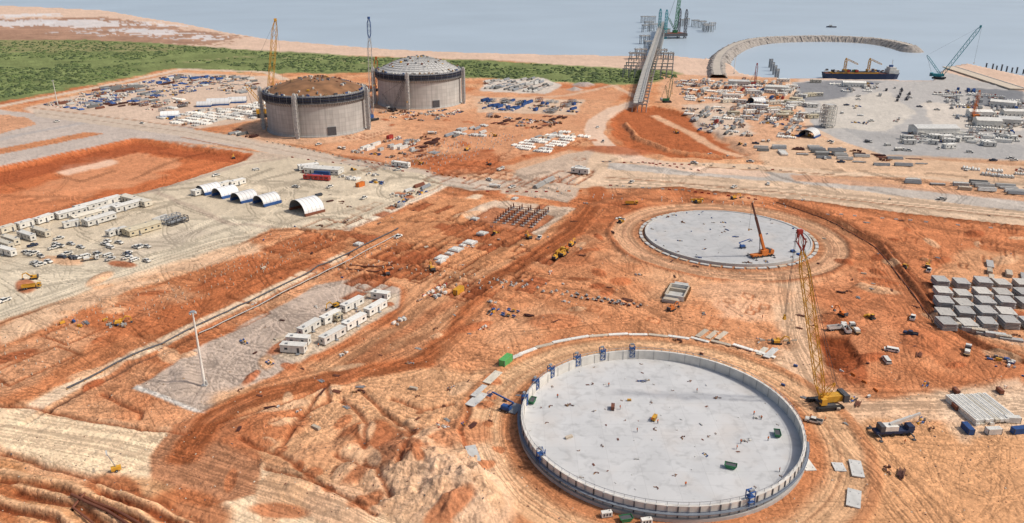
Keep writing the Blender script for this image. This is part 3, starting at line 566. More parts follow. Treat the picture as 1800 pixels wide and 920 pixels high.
# ================= templates =================
def T_container(col,L0=12.2,dark=False):
    mb=MB(); W0,h=2.44,2.6; mb.box(0,0,.12,L0,W0,h,col)
    n=int(L0/.6)
    for i in range(n):
        x=-L0/2+.4+i*(L0-.8)/(n-1)
        for e in(-1,1): mb.box(x,e*(W0/2+.02),.25,.22,.06,h-.3,col)
        mb.box(x,0,h+.125,.22,W0-.2,.05,col)
    for e in(-1,1):
        for f in(-1,1): mb.box(e*(L0/2-.08),f*(W0/2-.06),0,.22,.2,h+.2,DGREY)
    for y in(-.4,.4): mb.beam((L0/2+.05,y,.3),(L0/2+.05,y,h),.07,STEEL)
    return mb.mesh('shipping_container')
def T_pipes(col,L0=12,n=7,r=.42):
    mb=MB(); 
    for x in (-L0*.3,L0*.3): mb.box(x,0,0,.3,n*r*2.1,.25,WOOD)
    k=n;z=.25+r
    while k>n-4 and k>0:
        for i in range(k):
            y=(i-(k-1)/2)*r*2.02; dx=random.uniform(-.3,.3); mb.cyl((-L0/2+dx,y,z),(L0/2+dx,y,z),r,col,8)
        k-=1;z+=r*1.75
    return mb.mesh('pipe_stack')
def T_beams(col,L0=10):
    mb=MB()
    for x in (-L0*.3,L0*.3): mb.box(x,0,0,.3,3.4,.2,WOOD)
    for lay in range(random.randint(1,3)):
        for i in range(6):
            if random.random()<.2: continue
            y=(i-2.5)*.62; dx=random.uniform(-1.2,1.2); z=.2+lay*.5; LL=L0*random.uniform(.6,1)
            mb.box(dx,y,z,LL,.4,.07,col); mb.box(dx,y,z+.07,LL,.1,.3,col); mb.box(dx,y,z+.37,LL,.4,.07,col)
    return mb.mesh('steel_beam_stack')
def T_crates(cols,n=9,sp_=3.5):
    mb=MB()
    for i in range(n):
        x,y=random.uniform(-sp_*1.5,sp_*1.5),random.uniform(-sp_*.6,sp_*.6); a,b,h=random.uniform(.8,2.6),random.uniform(.7,1.6),random.uniform(.5,1.6)
        mb.box(x,y,.12,a,b,h,random.choice(cols)); mb.box(x,y,0,a*.9,b*.9,.12,WOOD)
        for e in (-.3,.3): mb.box(x+a*e,y,.12,.08,b+.04,h+.03,WOOD)
    return mb.mesh('crated_materials')
def T_frame(col):
    mb=MB(); L0,W0,h=random.uniform(6,11),3,random.uniform(2.5,4)
    xs=[-L0/2+L0*i/3 for i in range(4)]
    for x in xs:
        for y in(-W0/2,W0/2): mb.beam((x,y,0),(x,y,h),.28,col)
        for z in(.2,h): mb.beam((x,-W0/2,z),(x,W0/2,z),.22,col)
    for y in(-W0/2,W0/2):
        for z in(.2,h*.5,h): mb.beam((-L0/2,y,z),(L0/2,y,z),.22,col)
        for i in range(3): mb.beam((xs[i],y,0),(xs[i+1],y,h),.14,col)
    for y in (-.8,0,.8): mb.cyl((-L0/2,y,h*.6),(L0/2,y,h*.6),.25,STEEL,8)
    return mb.mesh('steel_frame_module')
def T_wrapped(col=WHITE,n=5,L0=6):
    mb=MB()
    for i in range(n):
        y=(i-(n-1)/2)*1.9; h=random.uniform(1,1.7); LL=L0*random.uniform(.75,1); mb.box(0,y,.1,LL,1.5,h*.6,col); mb.box(0,y,.1+h*.6,LL,1.5,h*.4,col,0,.95,.6)
        for x in (-.3,.3): mb.box(LL*x,y,0,.2,1.55,.12,WOOD); mb.box(LL*x,y,.12,.06,1.54,h*.6,STEEL)
    return mb.mesh('wrapped_equipment_bundle')
def T_plates(col,L0=9,W0=2.6,n=5,t=.28,gap=.14):
    mb=MB(); z=0
    for i in range(n):
        for x in(-L0*.3,L0*.3): mb.box(x,0,z,.25,W0*.9,gap,WOOD)
        z+=gap; mb.box(random.uniform(-.12,.12),random.uniform(-.08,.08),z,L0,W0,t,col); z+=t
    for x in (-L0*.3,L0*.3):
        for e in (-1,1): mb.box(x,e*W0*.3,z,.25,.12,.15,STEEL)
    return mb.mesh('precast_panel_stack')
def wheels(mb,xs,w,r,t=.28):
    for x in xs:
        for e in(-1,1):
            mb.cyl((x,e*w-t/2,r),(x,e*w+t/2,r),r,BLACK,12); mb.cyl((x,e*(w+t/2+.01)-.02,r),(x,e*(w+t/2+.01)+.02,r),r*.5,STEEL,8)
def T_ute(col):
    mb=MB(); wheels(mb,(-1.6,1.55),.8,.42); mb.box(0,0,.45,5.1,1.8,.5,col); mb.box(1.75,0,.95,1.5,1.7,.22,col,0,.9,.92); mb.box(.2,0,.95,2.2,1.7,.75,GLASS,0,.68,.82,-.05); mb.box(.15,0,1.7,1.45,1.38,.05,col)
    for x in(-.55,.25,.95): mb.box(x*.85,0,.98,.08,1.66,.7,col,0,1,.84)
    for e in(-1,1): mb.box(-1.7,e*.85,.95,1.7,.08,.3,col)
    mb.box(-2.52,0,.95,.08,1.7,.3,col); mb.box(-1.7,0,.96,1.6,1.5,.04,BLACK); mb.box(2.56,0,.45,.08,1.6,.2,DGREY)
    return mb.mesh('pickup_truck')
def T_van(col):
    mb=MB(); wheels(mb,(-1.5,1.5),.82,.4); mb.box(0,0,.4,4.9,1.85,.6,col); mb.box(-.15,0,1.0,4.3,1.8,.55,GLASS,0,.9,.88,-.1); mb.box(-.25,0,1.55,3.9,1.6,.12,col,0,.95,.92)
    for x in(-2.1,-1,.2,1.3): mb.box(x,0,1.0,.12,1.84,.55,col,0,1,.88)
    mb.box(2.3,0,.98,.35,1.7,.05,col); return mb.mesh('four_wheel_drive_car')
def T_truck(col,body):
    mb=MB(); wheels(mb,(-3.4,-2.2,3),1.0,.52,.4); mb.box(0,0,.7,9,1.1,.3,DGREY); mb.box(3.4,0,.8,2,2.4,1.9,col,0,.9,.95); mb.box(4.35,0,1.6,.12,2.0,.8,GLASS); 
    for e in(-1,1): mb.box(3.5,e*1.2,1.6,1,.06,.7,GLASS)
    if body=='tip':
        mb.box(-1.4,0,1.05,6.2,2.4,.12,RUST)
        for e in(-1,1): mb.box(-1.4,e*1.2,1.1,6.2,.12,1.2,col)
        for e in(-4.5,1.7): mb.box(e,0,1.1,.12,2.4,1.3,col)
    elif body=='tank': mb.cyl((-4.4,0,2.1),(1.9,0,2.1),1.15,WHITE,16); mb.box(-1.2,0,3.2,2,.6,.2,STEEL)
    else: 
        mb.box(-1.4,0,1.05,6.6,2.4,.15,WOOD); mb.box(-2,0,1.2,3,2,1,random.choice([BLUE,WHITE,YEL])); mb.box(1.8,0,1.2,.12,2.4,1,DGREY)
    return mb.mesh('truck')
def T_exc(col):
    mb=MB()
    for e in(-1,1):
        mb.box(0,e*1.15,.1,3.6,.6,.75,BLACK)
        for x in(-1.8,1.8): mb.cyl((x,e*1.15-.3,.48),(x,e*1.15+.3,.48),.4,BLACK,10)
    mb.box(0,0,.5,1.8,1.8,.5,DGREY); mb.box(-.5,0,1.05,3.4,2.5,1.1,col); mb.box(-2.1,0,1.05,.7,2.5,1.3,DGREY); mb.box(.7,.75,1.1,1.4,.95,1.7,col,0,.9,.9); mb.box(1.38,.75,1.7,.06,.8,.9,GLASS); mb.box(.7,1.24,1.8,1,.04,.8,GLASS)
    mb.beam((1,-.2,1.6),(3.4,-.2,4.2),.4,col,.5); mb.beam((3.4,-.2,4.2),(5.4,-.2,3.5),.35,col,.45); mb.beam((5.4,-.2,3.7),(5.8,-.2,1.2),.3,col,.4); mb.beam((1.6,-.2,1.4),(3,-.2,3.2),.16,STEEL)
    mb.box(5.5,-.2,.3,1.2,1.1,.9,DGREY,0,.6,1,.2); return mb.mesh('excavator')
def T_dozer(col):
    mb=MB()
    for e in(-1,1):
        mb.box(0,e*1.1,.1,3.6,.6,.9,BLACK)
        for x in(-1.8,1.8): mb.cyl((x,e*1.1-.3,.55),(x,e*1.1+.3,.55),.45,BLACK,10)
    mb.box(.7,0,.7,2.4,1.5,1.1,col); mb.box(-.9,0,.9,1.5,1.7,1.9,GLASS,0,.85,.85); mb.box(-.9,0,2.8,1.5,1.6,.1,col); mb.box(2.7,0,.1,.25,3.8,1.3,col); 
    for e in(-1,1): mb.beam((0,e*1.5,.6),(2.6,e*1.5,.6),.2,col)
    mb.beam((-2,0,1),(-2.6,0,.3),.3,DGREY); return mb.mesh('bulldozer')
def T_boomlift(col):
    mb=MB(); wheels(mb,(-1.2,1.2),1.1,.5,.4); mb.box(0,0,.5,3.4,1.9,.5,DGREY); mb.box(-.4,0,1.0,3.2,1.9,1.1,col); mb.beam((-1.2,0,2.1),(-3.2,0,4.0),.4,col,.5); mb.beam((-3.2,0,4.0),(4.6,0,5.6),.35,col,.45); mb.beam((4.6,0,5.6),(5.6,0,4.4),.25,col)
    for z in (4.2,5.2): 
        for a,b in (((5.2,-.9),(5.2,.9)),((6.4,-.9),(6.4,.9)),((5.2,-.9),(6.4,-.9)),((5.2,.9),(6.4,.9))): mb.beam((a[0],a[1],z),(b[0],b[1],z),.1,col)
    mb.box(5.8,0,4.1,1.2,1.8,.1,DGREY); return mb.mesh('boom_lift')
def T_skip(col):
    mb=MB(); mb.box(0,0,.15,2.6,1.6,.1,col); 
    vs=[(-1.3,-.8,.2),(1.3,-.8,.2),(1.3,.8,.2),(-1.3,.8,.2),(-1.9,-1,1.5),(1.9,-1,1.5),(1.9,1,1.5),(-1.9,1,1.5)]
    mb.add(vs,[(0,1,5,4),(1,2,6,5),(2,3,7,6),(3,0,4,7)],col); mb.box(0,0,1.2,3.3,1.9,.05,DGREY)
    for e in(-1,1): mb.box(0,e*1.02,1.4,3.9,.12,.14,col); mb.box(e*1.9,0,1.4,.12,2.1,.14,col)
    return mb.mesh('waste_skip')
def T_gen(col):
    mb=MB(); mb.box(0,0,.3,3.2,1.4,1.5,col); mb.box(0,0,0,3.4,1.3,.3,DGREY); mb.cyl((.9,0,1.8),(.9,0,2.3),.12,STEEL,8)
    for x in(-.9,0,.9): mb.box(x,-.71,.6,.6,.04,.9,DGREY)
    return mb.mesh('generator')
K={}
K['contw']=[T_container(WHITE),T_container(LGREY,6.1)]; K['contc']=[T_container(BLUE),T_container(RED,6.1),T_container(RUST),T_container(STEEL,6.1),T_container(ORG,6.1)]; K['contb']=[T_container(BLUE),T_container(BLUE,6.1)]; K['contk']=[T_container(DGREY,6.1),T_pipes(DGREY,9,4,.4)]
K['pipes']=[T_pipes(PIPEG,12,5,.35),T_pipes(STEEL,12,5,.3),T_pipes(RUST,12,5,.35),T_pipes(LGREY,9,6,.3)]; K['pipeg']=[T_pipes(STEEL,12,5,.3),T_pipes(PIPEG,11,5,.35),T_pipes(GREY,12,6,.3),T_pipes(LGREY,10,5,.3)]
K['beams']=[T_beams(RUST),T_beams(STEEL,8),T_beams(DRUST,12),T_beams(GREY,9)]; K['rust']=[T_beams(RUST,8),T_beams(DRUST,11),T_crates([RUST,DRUST,WOOD])]
K['crates']=[T_crates([WHITE,WOOD,GREY,BLUE]),T_crates([WHITE,STEEL,LGREY],12),T_crates([BLUE,WHITE,DGREY,YEL]),T_crates([STEEL,RUST,WOOD],12),T_crates([WHITE,WHITE,SAND,RED],11)]
K['blue']=[T_crates([BLUE,NAVY,STEEL],10),T_wrapped(BLUE,3),T_crates([BLUE,WHITE,BLUE],10)]
K['frame']=[T_frame(STEEL),T_frame(LGREY),T_frame(DGREY),T_frame(RUST)]; K['wrap']=[T_wrapped(),T_wrapped(LGREY,4),T_wrapped(WHITE,6,8)]
K['plates']=[T_plates(LGREY),T_plates(SAND,7),T_plates(GREY,10,3,3)]
utes=[T_ute(WHITE),T_ute(WHITE),T_ute(LGREY),T_van(WHITE),T_van(DGREY),T_ute(NAVY)]; trucks=[T_truck(WHITE,'tip'),T_truck(YEL,'tip'),T_truck(WHITE,'tank'),T_truck(WHITE,'flat'),T_truck(BLUE,'flat')]
exc=[T_exc(YEL),T_exc(ORG)]; doz=T_dozer(YEL); lift=T_boomlift(BLUE); skip=[T_skip(GRN),T_skip(BLUE)]; gens=[T_gen(YEL),T_gen(WHITE),T_gen(BLUE),T_gen(RUST)]
def put(me,px,py,rz=None,sc=1,z=None):
    x,y,_=P(px,py); rz=random.uniform(0,6.28) if rz is None else rz
    return inst(me.name.split('.')[0],me,(x,y,gz(x,y) if z is None else z),rz,sc)
def yard(pts,kinds,fill=.6,cell=(13,5),ang=None,aisle=4,sc=1.0):
    w=G2(pts); ang=A60 if ang is None else ang; c,s_=math.cos(ang),math.sin(ang)
    us=[x*c+y*s_ for x,y in w]; qs=[-x*s_+y*c for x,y in w]; u=min(us); i=0
    ks=[k for k,n in kinds for _ in range(n)]
    cur=random.choice(ks)
    while u<max(us):
        q=min(qs); j=0
        while q<max(qs):
            if random.random()<.3: cur=random.choice(ks)
            if j%aisle!=aisle-1 and random.random()<fill:
                uu=u+random.uniform(-1.2,1.2); qq=q+random.uniform(-.7,.7); x=uu*c-qq*s_; y=uu*s_+qq*c
                if inside(np.array([x]),np.array([y]),w)[0]:
                    me=random.choice(K[cur]); inst(me.name.split('.')[0],me,(x,y,gz(x,y)-.03),ang+random.choice([0,0,0,math.pi])+(math.pi/2 if cur=='crates' and random.random()<.4 else 0)+random.gauss(0,.05),random.uniform(.75,1.1)*sc)
            q+=cell[1]; j+=1
        u+=cell[0]; i+=1
A30=A60-math.pi/2
yard([(75,185),(200,150),(260,150),(180,195),(90,192)],[('blue',2),('crates',3),('pipes',2),('beams',1)],.8,(12,6))
yard([(180,160),(310,132),(400,136),(330,165),(250,185),(190,190)],[('blue',3),('crates',3),('contb',1),('pipes',2),('rust',1)],.8,(12,6))
yard([(330,133),(450,136),(465,165),(400,165),(340,150)],[('pipeg',3),('beams',2),('crates',2)],.75,(13,6))
yard([(275,205),(470,180),(472,205),(345,222),(290,214)],[('wrap',5),('contw',1),('crates',1)],.9,(10,6))
yard([(230,185),(330,170),(340,185),(270,200)],[('crates',2),('frame',1),('wrap',1)],.6)
yard([(855,143),(950,138),(970,152),(940,162),(850,158)],[('pipeg',3),('beams',1)],.9,(13,6))
yard([(845,178),(1020,180),(1010,200),(850,195)],[('contb',3),('frame',2),('crates',2),('blue',2)],.8,(12,5))
yard([(670,196),(800,194),(830,204),(720,215),(670,210)],[('crates',3),('rust',2),('blue',1)],.6)
yard([(775,228),(850,222),(860,240),(790,246)],[('wrap',2),('pipeg',2),('plates',1)],.85,(12,6))
yard([(900,262),(930,240),(1000,232),(1030,240),(950,272)],[('wrap',4),('plates',2)],.9,(9,5.5),A60)
yard([(610,262),(700,240),(740,250),(720,275),(650,280)],[('contw',2),('contc',1),('crates',3)],.6)
yard([(690,245),(770,240),(780,270),(740,275)],[('rust',3),('beams',2)],.6)
yard([(370,238),(420,226),(450,240),(440,246)],[('rust',2),('pipes',1)],.8)
yard([(860,205),(1000,205),(1000,228),(860,222)],[('crates',3),('rust',2),('frame',1)],.6)
yard([(500,305),(560,292),(610,300),(560,322),(500,315)],[('contc',2),('contb',2),('contw',2)],.6,(13,5),A30+R(10))
yard([(590,305),(640,300),(680,322),(640,330),(600,320)],[('crates',3),('contc',1),('wrap',1)],.7)
yard([(680,345),(720,325),(770,322),(740,340),(700,355)],[('pipes',1),('crates',4)],.7,(11,5),sc=.8)
yard([(650,365),(730,335),(745,340),(700,366)],[('frame',1),('crates',3)],.6,(10,5),sc=.8)
yard([(275,385),(320,378),(335,392),(290,402)],[('frame',3),('pipeg',2)],.9,(10,5))
yard([(905,330),(960,315),(985,335),(940,350)],[('plates',1),('beams',1),('pipeg',1)],.35,(13,8))
yard([(1200,190),(1285,188),(1330,240),(1270,240),(1220,215)],[('crates',3),('pipeg',2),('frame',1),('plates',1),('wrap',2),('contc',1)],.75,(11,5))
yard([(1190,140),(1300,142),(1400,150),(1410,215),(1330,220),(1290,180),(1200,178)],[('crates',4),('contw',2),('wrap',3),('frame',1),('contc',1)],.7,(11,5))
yard([(1350,205),(1400,200),(1440,240),(1370,246)],[('contw',3),('wrap',2),('crates',2)],.7,(11,5))
yard([(1335,258),(1440,256),(1600,282),(1560,288),(1345,272)],[('pipeg',5),('plates',1),('wrap',1),('rust',1)],.8,(14,4.5),A30+R(20))
yard([(1475,285),(1600,278),(1640,292),(1520,294)],[('pipeg',2),('beams',2)],.5,(14,7),A30+R(20))
yard([(1560,314),(1700,320),(1830,332),(1830,348),(1700,336),(1570,322)],[('pipeg',3),('rust',1),('plates',1)],.85,(14,4.5),A30+R(16))
yard([(1690,298),(1820,296),(1820,314),(1700,312)],[('wrap',2),('crates',2),('pipeg',1)],.7)
yard([(1460,146),(1545,146),(1560,180),(1500,175)],[('crates',3),('contw',1),('wrap',1)],.45)
yard([(1550,154),(1595,154),(1608,178),(1575,182)],[('contk',5)],.7,(14,8),A60)
yard([(1480,185),(1560,190),(1590,225),(1500,225)],[('crates',3),('wrap',1),('plates',1)],.25,(13,8))
yard([(1640,160),(1700,158),(1800,180),(1800,250),(1700,245),(1680,200)],[('crates',3),('contw',2),('wrap',3),('contb',1),('frame',1),('pipeg',1)],.7,(11,5))
yard([(1580,235),(1700,236),(1790,240),(1780,252),(1600,248)],[('wrap',3),('contw',2),('crates',2)],.8,(11,5),A30)
yard([(735,520),(775,495),(800,505),(790,525),(745,532)],[('rust',2),('crates',3)],.7,(9,5),sc=.75)
yard([(680,575),(720,555),(730,562),(690,585)],[('rust',2),('crates',1)],.6,(10,5),sc=.8)
yard([(1690,640),(1740,612),(1780,640),(1740,668)],[('crates',4),('blue',1),('beams',1)],.6,(9,4.5),sc=.75)
yard([(1700,470),(1770,455),(1800,480),(1800,498),(1720,490)],[('plates',5)],.6,(11,7),A60)
yard([(1590,650),(1605,612),(1618,612),(1612,662)],[('beams',1),('crates',2)],.8,(9,4),sc=.7)
yard([(1540,820),(1590,815),(1600,850),(1560,855)],[('rust',3)],.9,(7,3),sc=.6)
yard([(1550,880),(1590,860),(1600,890),(1570,915)],[('rust',3),('crates',1)],.8,(7,3),sc=.6)
yard([(1060,525),(1100,515),(1130,525),(1110,540),(1070,535)],[('rust',2),('beams',2)],.7,(9,4),A30,sc=.75)
yard([(865,548),(893,540),(908,550),(882,560)],[('rust',2),('crates',1)],.8,(8,4),A30,sc=.7)
yard([(600,560),(640,540),(650,548),(612,568)],[('crates',3),('blue',1)],.4,(8,4),sc=.6)
PC=mat('pale_precast',(206,200,190)); PC2=mat('pale_precast_dark',(188,184,178))
K2=[T_plates(PC2,6.0,7.6,5,.35,.3),T_plates(PC,6.0,7.6,4,.35,.3)]
for r_ in range(5):
    for c_ in range(6):
        if random.random()<.06: continue
        put(random.choice(K2),1652+c_*36+r_*2.5+random.gauss(0,1),504+r_*17.5+random.gauss(0,1),R(-8)+random.gauss(0,.05),random.uniform(.93,1.03))
LP=[T_plates(WHITE,10,2.0,1,.5,.25),T_plates(SAND,10,2.2,1,.5,.25)]
for k in range(14):
    a=R(136-k*7.0); r_=63.5+max(0,k-8)*.9; x,y=S1[0]+r_*math.cos(a),S1[1]+r_*math.sin(a)
    inst('precast_panel',LP[k%3==2],(x,y,gz(x,y)),a+math.pi/2+random.gauss(0,.05),random.uniform(.72,.82))
for (a,b,rz,L0,W0,cc) in [(866,667,R(62),9,3,CREAM),(838,703,R(62),9,3.6,LGREY),(832,815,R(105),9,3.2,LGREY),(1418,817,R(95),6,3.2,WHITE),(1475,822,R(85),4,3.2,LGREY),(1505,825,R(75),8,3.4,LGREY),(1501,878,R(65),8,3.6,LGREY),(1355,622,R(50),9,2.5,LGREY),(1340,618,R(50),7,2,CREAM),(1234,586,R(50),8,2,SAND),(1252,589,R(50),8,2,SAND),(1268,592,R(50),8,2,SAND),(905,720,R(65),6,3,STEEL),(842,690,R(62),8,2,LGREY)]:
    me_=T_plates(cc,L0,W0,1,.3,.15); me_.name='concrete_panel'; put(me_,a,b,rz)
for k in range(9):
    me_=K['plates'][k%3]; put(me_,1665+k*14,572+k*3.2,R(-20),.8)
# ================= buildings =================
def building(p0,p1,W0,h=2.9,wall=WHITE,roof=None,name='portable_building',base=.5,gable=0):
    a=Vector(P(*p0)); b=Vector(P(*p1)); d=b-a; L0=d.length; rz=math.atan2(d.y,d.x); c=(a+b)/2; mb=MB(); roof=roof or wall
    mb.box(0,0,base,L0,W0,h,wall); mb.box(0,0,base+h,L0+.3,W0+.3,.15,roof) if not gable else None
    if gable:
        e=.35; z=base+h; g=gable; l=L0/2+e; w=W0/2+e
        mb.add([(-l,-w,z),(l,-w,z),(l,0,z+g),(-l,0,z+g),(-l,w,z),(l,w,z)],[(0,1,2,3),(3,2,5,4),(0,3,4),(1,5,2)],roof)
    for x in np.linspace(-L0/2+.6,L0/2-.6,max(2,int(L0/3))):
        for e in(-1,1): mb.box(x,e*(W0/2-.4),0,.3,.3,base,DGREY)
    n=max(2,int(L0/3.2))
    for i in range(n):
        x=-L0/2+(i+.5)*L0/n
        for e in(-1,1):
            if i%4==1: mb.box(x,e*(W0/2+.02),base+.05,.9,.06,2.05,DGREY); mb.box(x,e*(W0/2+.6),base-.15,1.4,1.1,.12,STEEL)
            else: mb.box(x,e*(W0/2+.02),base+1.1,1.2,.05,.85,GLASS)
            mb.box(x+L0/n/2-.1,e*(W0/2+.015),base,.08,.04,h,LGREY)
        mb.box(x,W0*.2*(i%2*2-1),base+h+(.15 if not gable else gable*.4),.9,.7,.45,STEEL) if i%3==0 else None
    for e in(-1,1): mb.box(e*(L0/2+.02),0,base+1,.05,.9,.9,GLASS)
    return mb.obj(name,(c.x,c.y,gz(c.x,c.y)),rz)
B=building
B((496,617),(538,620),3.2)
B((506,603),(545,606),3); B((528,592),(560,573),3); B((567,571),(596,556),3); B((603,550),(636,533),3)
B((566,607),(604,586),3.2); B((606,582),(640,563),3.2); B((645,557),(676,539),3.2); B((655,524),(684,528),3.2); B((590,566),(600,561),2.5,2.4,BEIGE)
for p0,p1,W0 in [((100,386),(150,373),6),((128,392),(176,379),6),((150,399),(200,384),6),((134,374),(186,360),6),((172,378),(214,366),5),((200,374),(246,361),6),((216,352),(262,364),5),((178,362),(212,353),5),
                 ((0,412),(26,404),4),((32,404),(58,396),4),((64,396),(92,386),4),((-2,432),(22,440),3),((8,424),(32,432),3),((36,416),(60,424),3),((60,410),(86,418),3),((112,402),(140,396),3),((190,418),(206,412),3),((206,414),(222,409),3),((0,445),(26,452),3),((222,416),(278,400),8)]:
    B(p0,p1,W0,3,BEIGE if W0==8 else (WHITE if random.random()<.8 else CREAM),gable=.8 if W0>=6 else 0)
B((340,345),(385,333),5); B((385,332),(405,326),4); B((405,328),(430,322),4); B((540,302),(600,306),9,3.5,WHITE,gable=1); B((535,315),(580,318),3,2.6,RED); B((525,300),(560,296),6)
B((690,292),(720,296),3); B((1005,303),(1035,306),4,3.2)
B((1603,236),(1676,236),16,6,WHITE,LGREY,'white_shed',gable=2); B((1712,222),(1755,224),14,6,WHITE,name='white_shed',gable=2); B((1752,218),(1790,220),12,5,LGREY,name='white_shed',gable=2); B((1700,205),(1740,206),10,5,WHITE,name='white_shed',gable=1.5); B((1760,204),(1796,205),10,5,WHITE,name='white_shed',gable=1.5)
B((1320,190),(1350,192),7,3.5); B((1378,182),(1405,184),6,3.2,BEIGE); B((1270,172),(1300,172),6,3.5); B((1312,165),(1335,165),6,3.2); B((1345,160),(1385,162),10,5,WHITE,name='white_shed',gable=1.5); B((1480,152),(1520,153),9,4.5,WHITE,name='white_shed',gable=1.5); B((1280,150),(1315,151),9,5,LGREY,name='white_shed',gable=1.5); B((1740,186),(1785,190),11,5,WHITE,name='white_shed',gable=1.5)
for i in range(34): x=random.uniform(1265,1425); y=random.uniform(143,212); B((x,y),(x+random.uniform(12,24),y+random.uniform(-2,2)),random.uniform(3,7),3,random.choice([WHITE,WHITE,BEIGE,CREAM]))
for i in range(14): x=random.uniform(1580,1790); y=random.uniform(238,262); B((x,y),(x+random.uniform(12,24),y+random.uniform(-1,2)),random.uniform(3,6),3,WHITE)
# fabric shelters
def shelter(px,py,span,L0,rz,side=BLUE,h=None):
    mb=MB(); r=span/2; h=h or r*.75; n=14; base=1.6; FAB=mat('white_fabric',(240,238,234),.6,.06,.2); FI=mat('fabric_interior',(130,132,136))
    for e in(-1,1): mb.box(0,e*r,0,L0,1.6,base,side); 
    vs=[]
    for x in(-L0/2,L0/2):
        for i in range(n+1): a=math.pi*i/n; vs.append((x,-r*math.cos(a),base+h*math.sin(a)))
    mb.add(vs,[(i,i+1,n+2+i,n+1+i) for i in range(n)],FAB)
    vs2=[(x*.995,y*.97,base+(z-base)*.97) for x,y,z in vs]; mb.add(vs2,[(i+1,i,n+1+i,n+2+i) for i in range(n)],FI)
    k=L0/2; mb.add([(k*.98,y,z) for x,y,z in vs[:n+1]],[tuple(range(n+1))],FAB)
    for j in range(6):
        x=-L0/2+L0*j/5
        for i in range(n):
            a=math.pi*i/n;b=math.pi*(i+1)/n; mb.beam((x,-r*math.cos(a),base+h*math.sin(a)),(x,-r*math.cos(b),base+h*math.sin(b)),.2,LGREY)
    mb.box(1,0,0,3,2,1.8,YEL)
    X0=P(px,py); return mb.obj('arched_fabric_shelter',(X0[0],X0[1],gz(X0[0],X0[1])),rz)
for a,b,s_,l in [(368,338,10,12),(397,344,11,12),(430,352,11,12),(470,358,11,12)]: shelter(a,b,s_,l,R(50))
shelter(540,371,17,13,R(45),RUST)
shelter(385,184,13,22,R(10)); shelter(418,180,11,18,R(15)); shelter(360,187,9,14,R(10)); shelter(1422,240,13,14,R(50),BLUE); shelter(300,206,10,16,R(15)); shelter(1330,182,12,14,R(20))
# ================= light mast, scaffold tower =================
def mast(px,py,h,nm='light_mast'):
    mb=MB(); mb.box(0,0,0,1.8,1.8,.5,GREY); mb.cyl((0,0,.5),(0,0,h),.5,WHITE,12,.26); mb.cyl((0,0,h),(0,0,h+.3),.9,STEEL,12); mb.cyl((0,0,.5),(0,0,.7),.8,STEEL,12)
    for i in range(6): a=i*1.047; mb.box(1*math.cos(a),1*math.sin(a),h-.5,.5,.5,.4,LGREY,a)
    mb.box(.7,0,.6,.5,.8,1.4,GREY); x,y,_=P(px,py); mb.obj(nm,(x,y,gz(x,y)))
mast(360,678,28); mast(102,186,25); mast(1290,130,22)
mb=MB()
for e in ((0,0),(7,0),(0,7),(7,7)): mb.lattice((e[0],e[1],0),(e[0],e[1],20),2.5,WHITE,.35)
for z in range(2,21,3):
    for a,b in (((0,0),(7,0)),((7,0),(7,7)),((7,7),(0,7)),((0,7),(0,0))): mb.beam((*a,z),(*b,z),.45,WHITE); mb.beam((*a,z),(*b,z-3),.25,LGREY)
    mb.box(3.5,3.5,z,7,7,.1,LGREY)
x,y,_=P(1452,226); mb.obj('scaffold_tower',(x,y,0),R(20))
# ================= jetty =================
j0=Vector(P(1121,182,6)); j1=Vector(P(1136,125,11)); j2=Vector(P(1164,40,13))
mb=MB(); DK=mat('jetty_deck',(206,200,190)); 
def jseg(a,b,w,n):
    d=(b-a).normalized(); s_=Vector((d.y,-d.x,0)).normalized()
    mb.beam(a,b,w,DK,.8)
    for e in(-1,1):
        q0=a+s_*e*w*.5; q1=b+s_*e*w*.5
        mb.beam(q0+Vector((0,0,1.3)),q1+Vector((0,0,1.3)),.25,STEEL); mb.beam(q0+Vector((0,0,3)),q1+Vector((0,0,3)),.35,LGREY)
    for e in (.15,.28,.4): mb.cyl(a+s_*w*e+Vector((0,0,1.2)),b+s_*w*e+Vector((0,0,1.2)),.5,LGREY,8)
    for i in range(n+1):
        p=a+(b-a)*(i/n)
        for e in(-1,1):
            q=p+s_*e*w*.5; mb.beam(q,q+Vector((0,0,3)),.3,LGREY)
        mb.beam(p-s_*w*.5+Vector((0,0,3)),p+s_*w*.5+Vector((0,0,3)),.3,LGREY)
        if i<n:
            p2=a+(b-a)*((i+1)/n)
            for e in(-1,1): mb.beam(p+s_*e*w*.5,p2+s_*e*w*.5+Vector((0,0,3)),.2,LGREY)
        if i%2==0:
            mb.beam(p-s_*w*.7-Vector((0,0,.9)),p+s_*w*1.1-Vector((0,0,.9)),1.2,GREY)
            for e in(-.6,0,.5,1.0): q=p+s_*w*e; mb.cyl((q.x,q.y,-9),(q.x,q.y,q.z-1),.5,GREY,8)
jseg(j0,j1,8.5,22); jseg(j1,j2,8.5,60)
d=(j2-j1).normalized(); s_=Vector((d.y,-d.x,0)).normalized()
for t in (.02,.06,.1,.16,.25):
    p=j1+(j2-j1)*t
    for o in (-22,24): 
        q=p+s_*o; mb.beam(q-s_*8,q+s_*8,1.2,GREY)
        for e in(-7,0,7): r_=q+s_*e; mb.cyl((r_.x,r_.y,-9),(r_.x,r_.y,q.z),.6,STEEL,8)
        mb.beam(p,q,.6,STEEL)
mb.obj('loading_jetty_trestle')
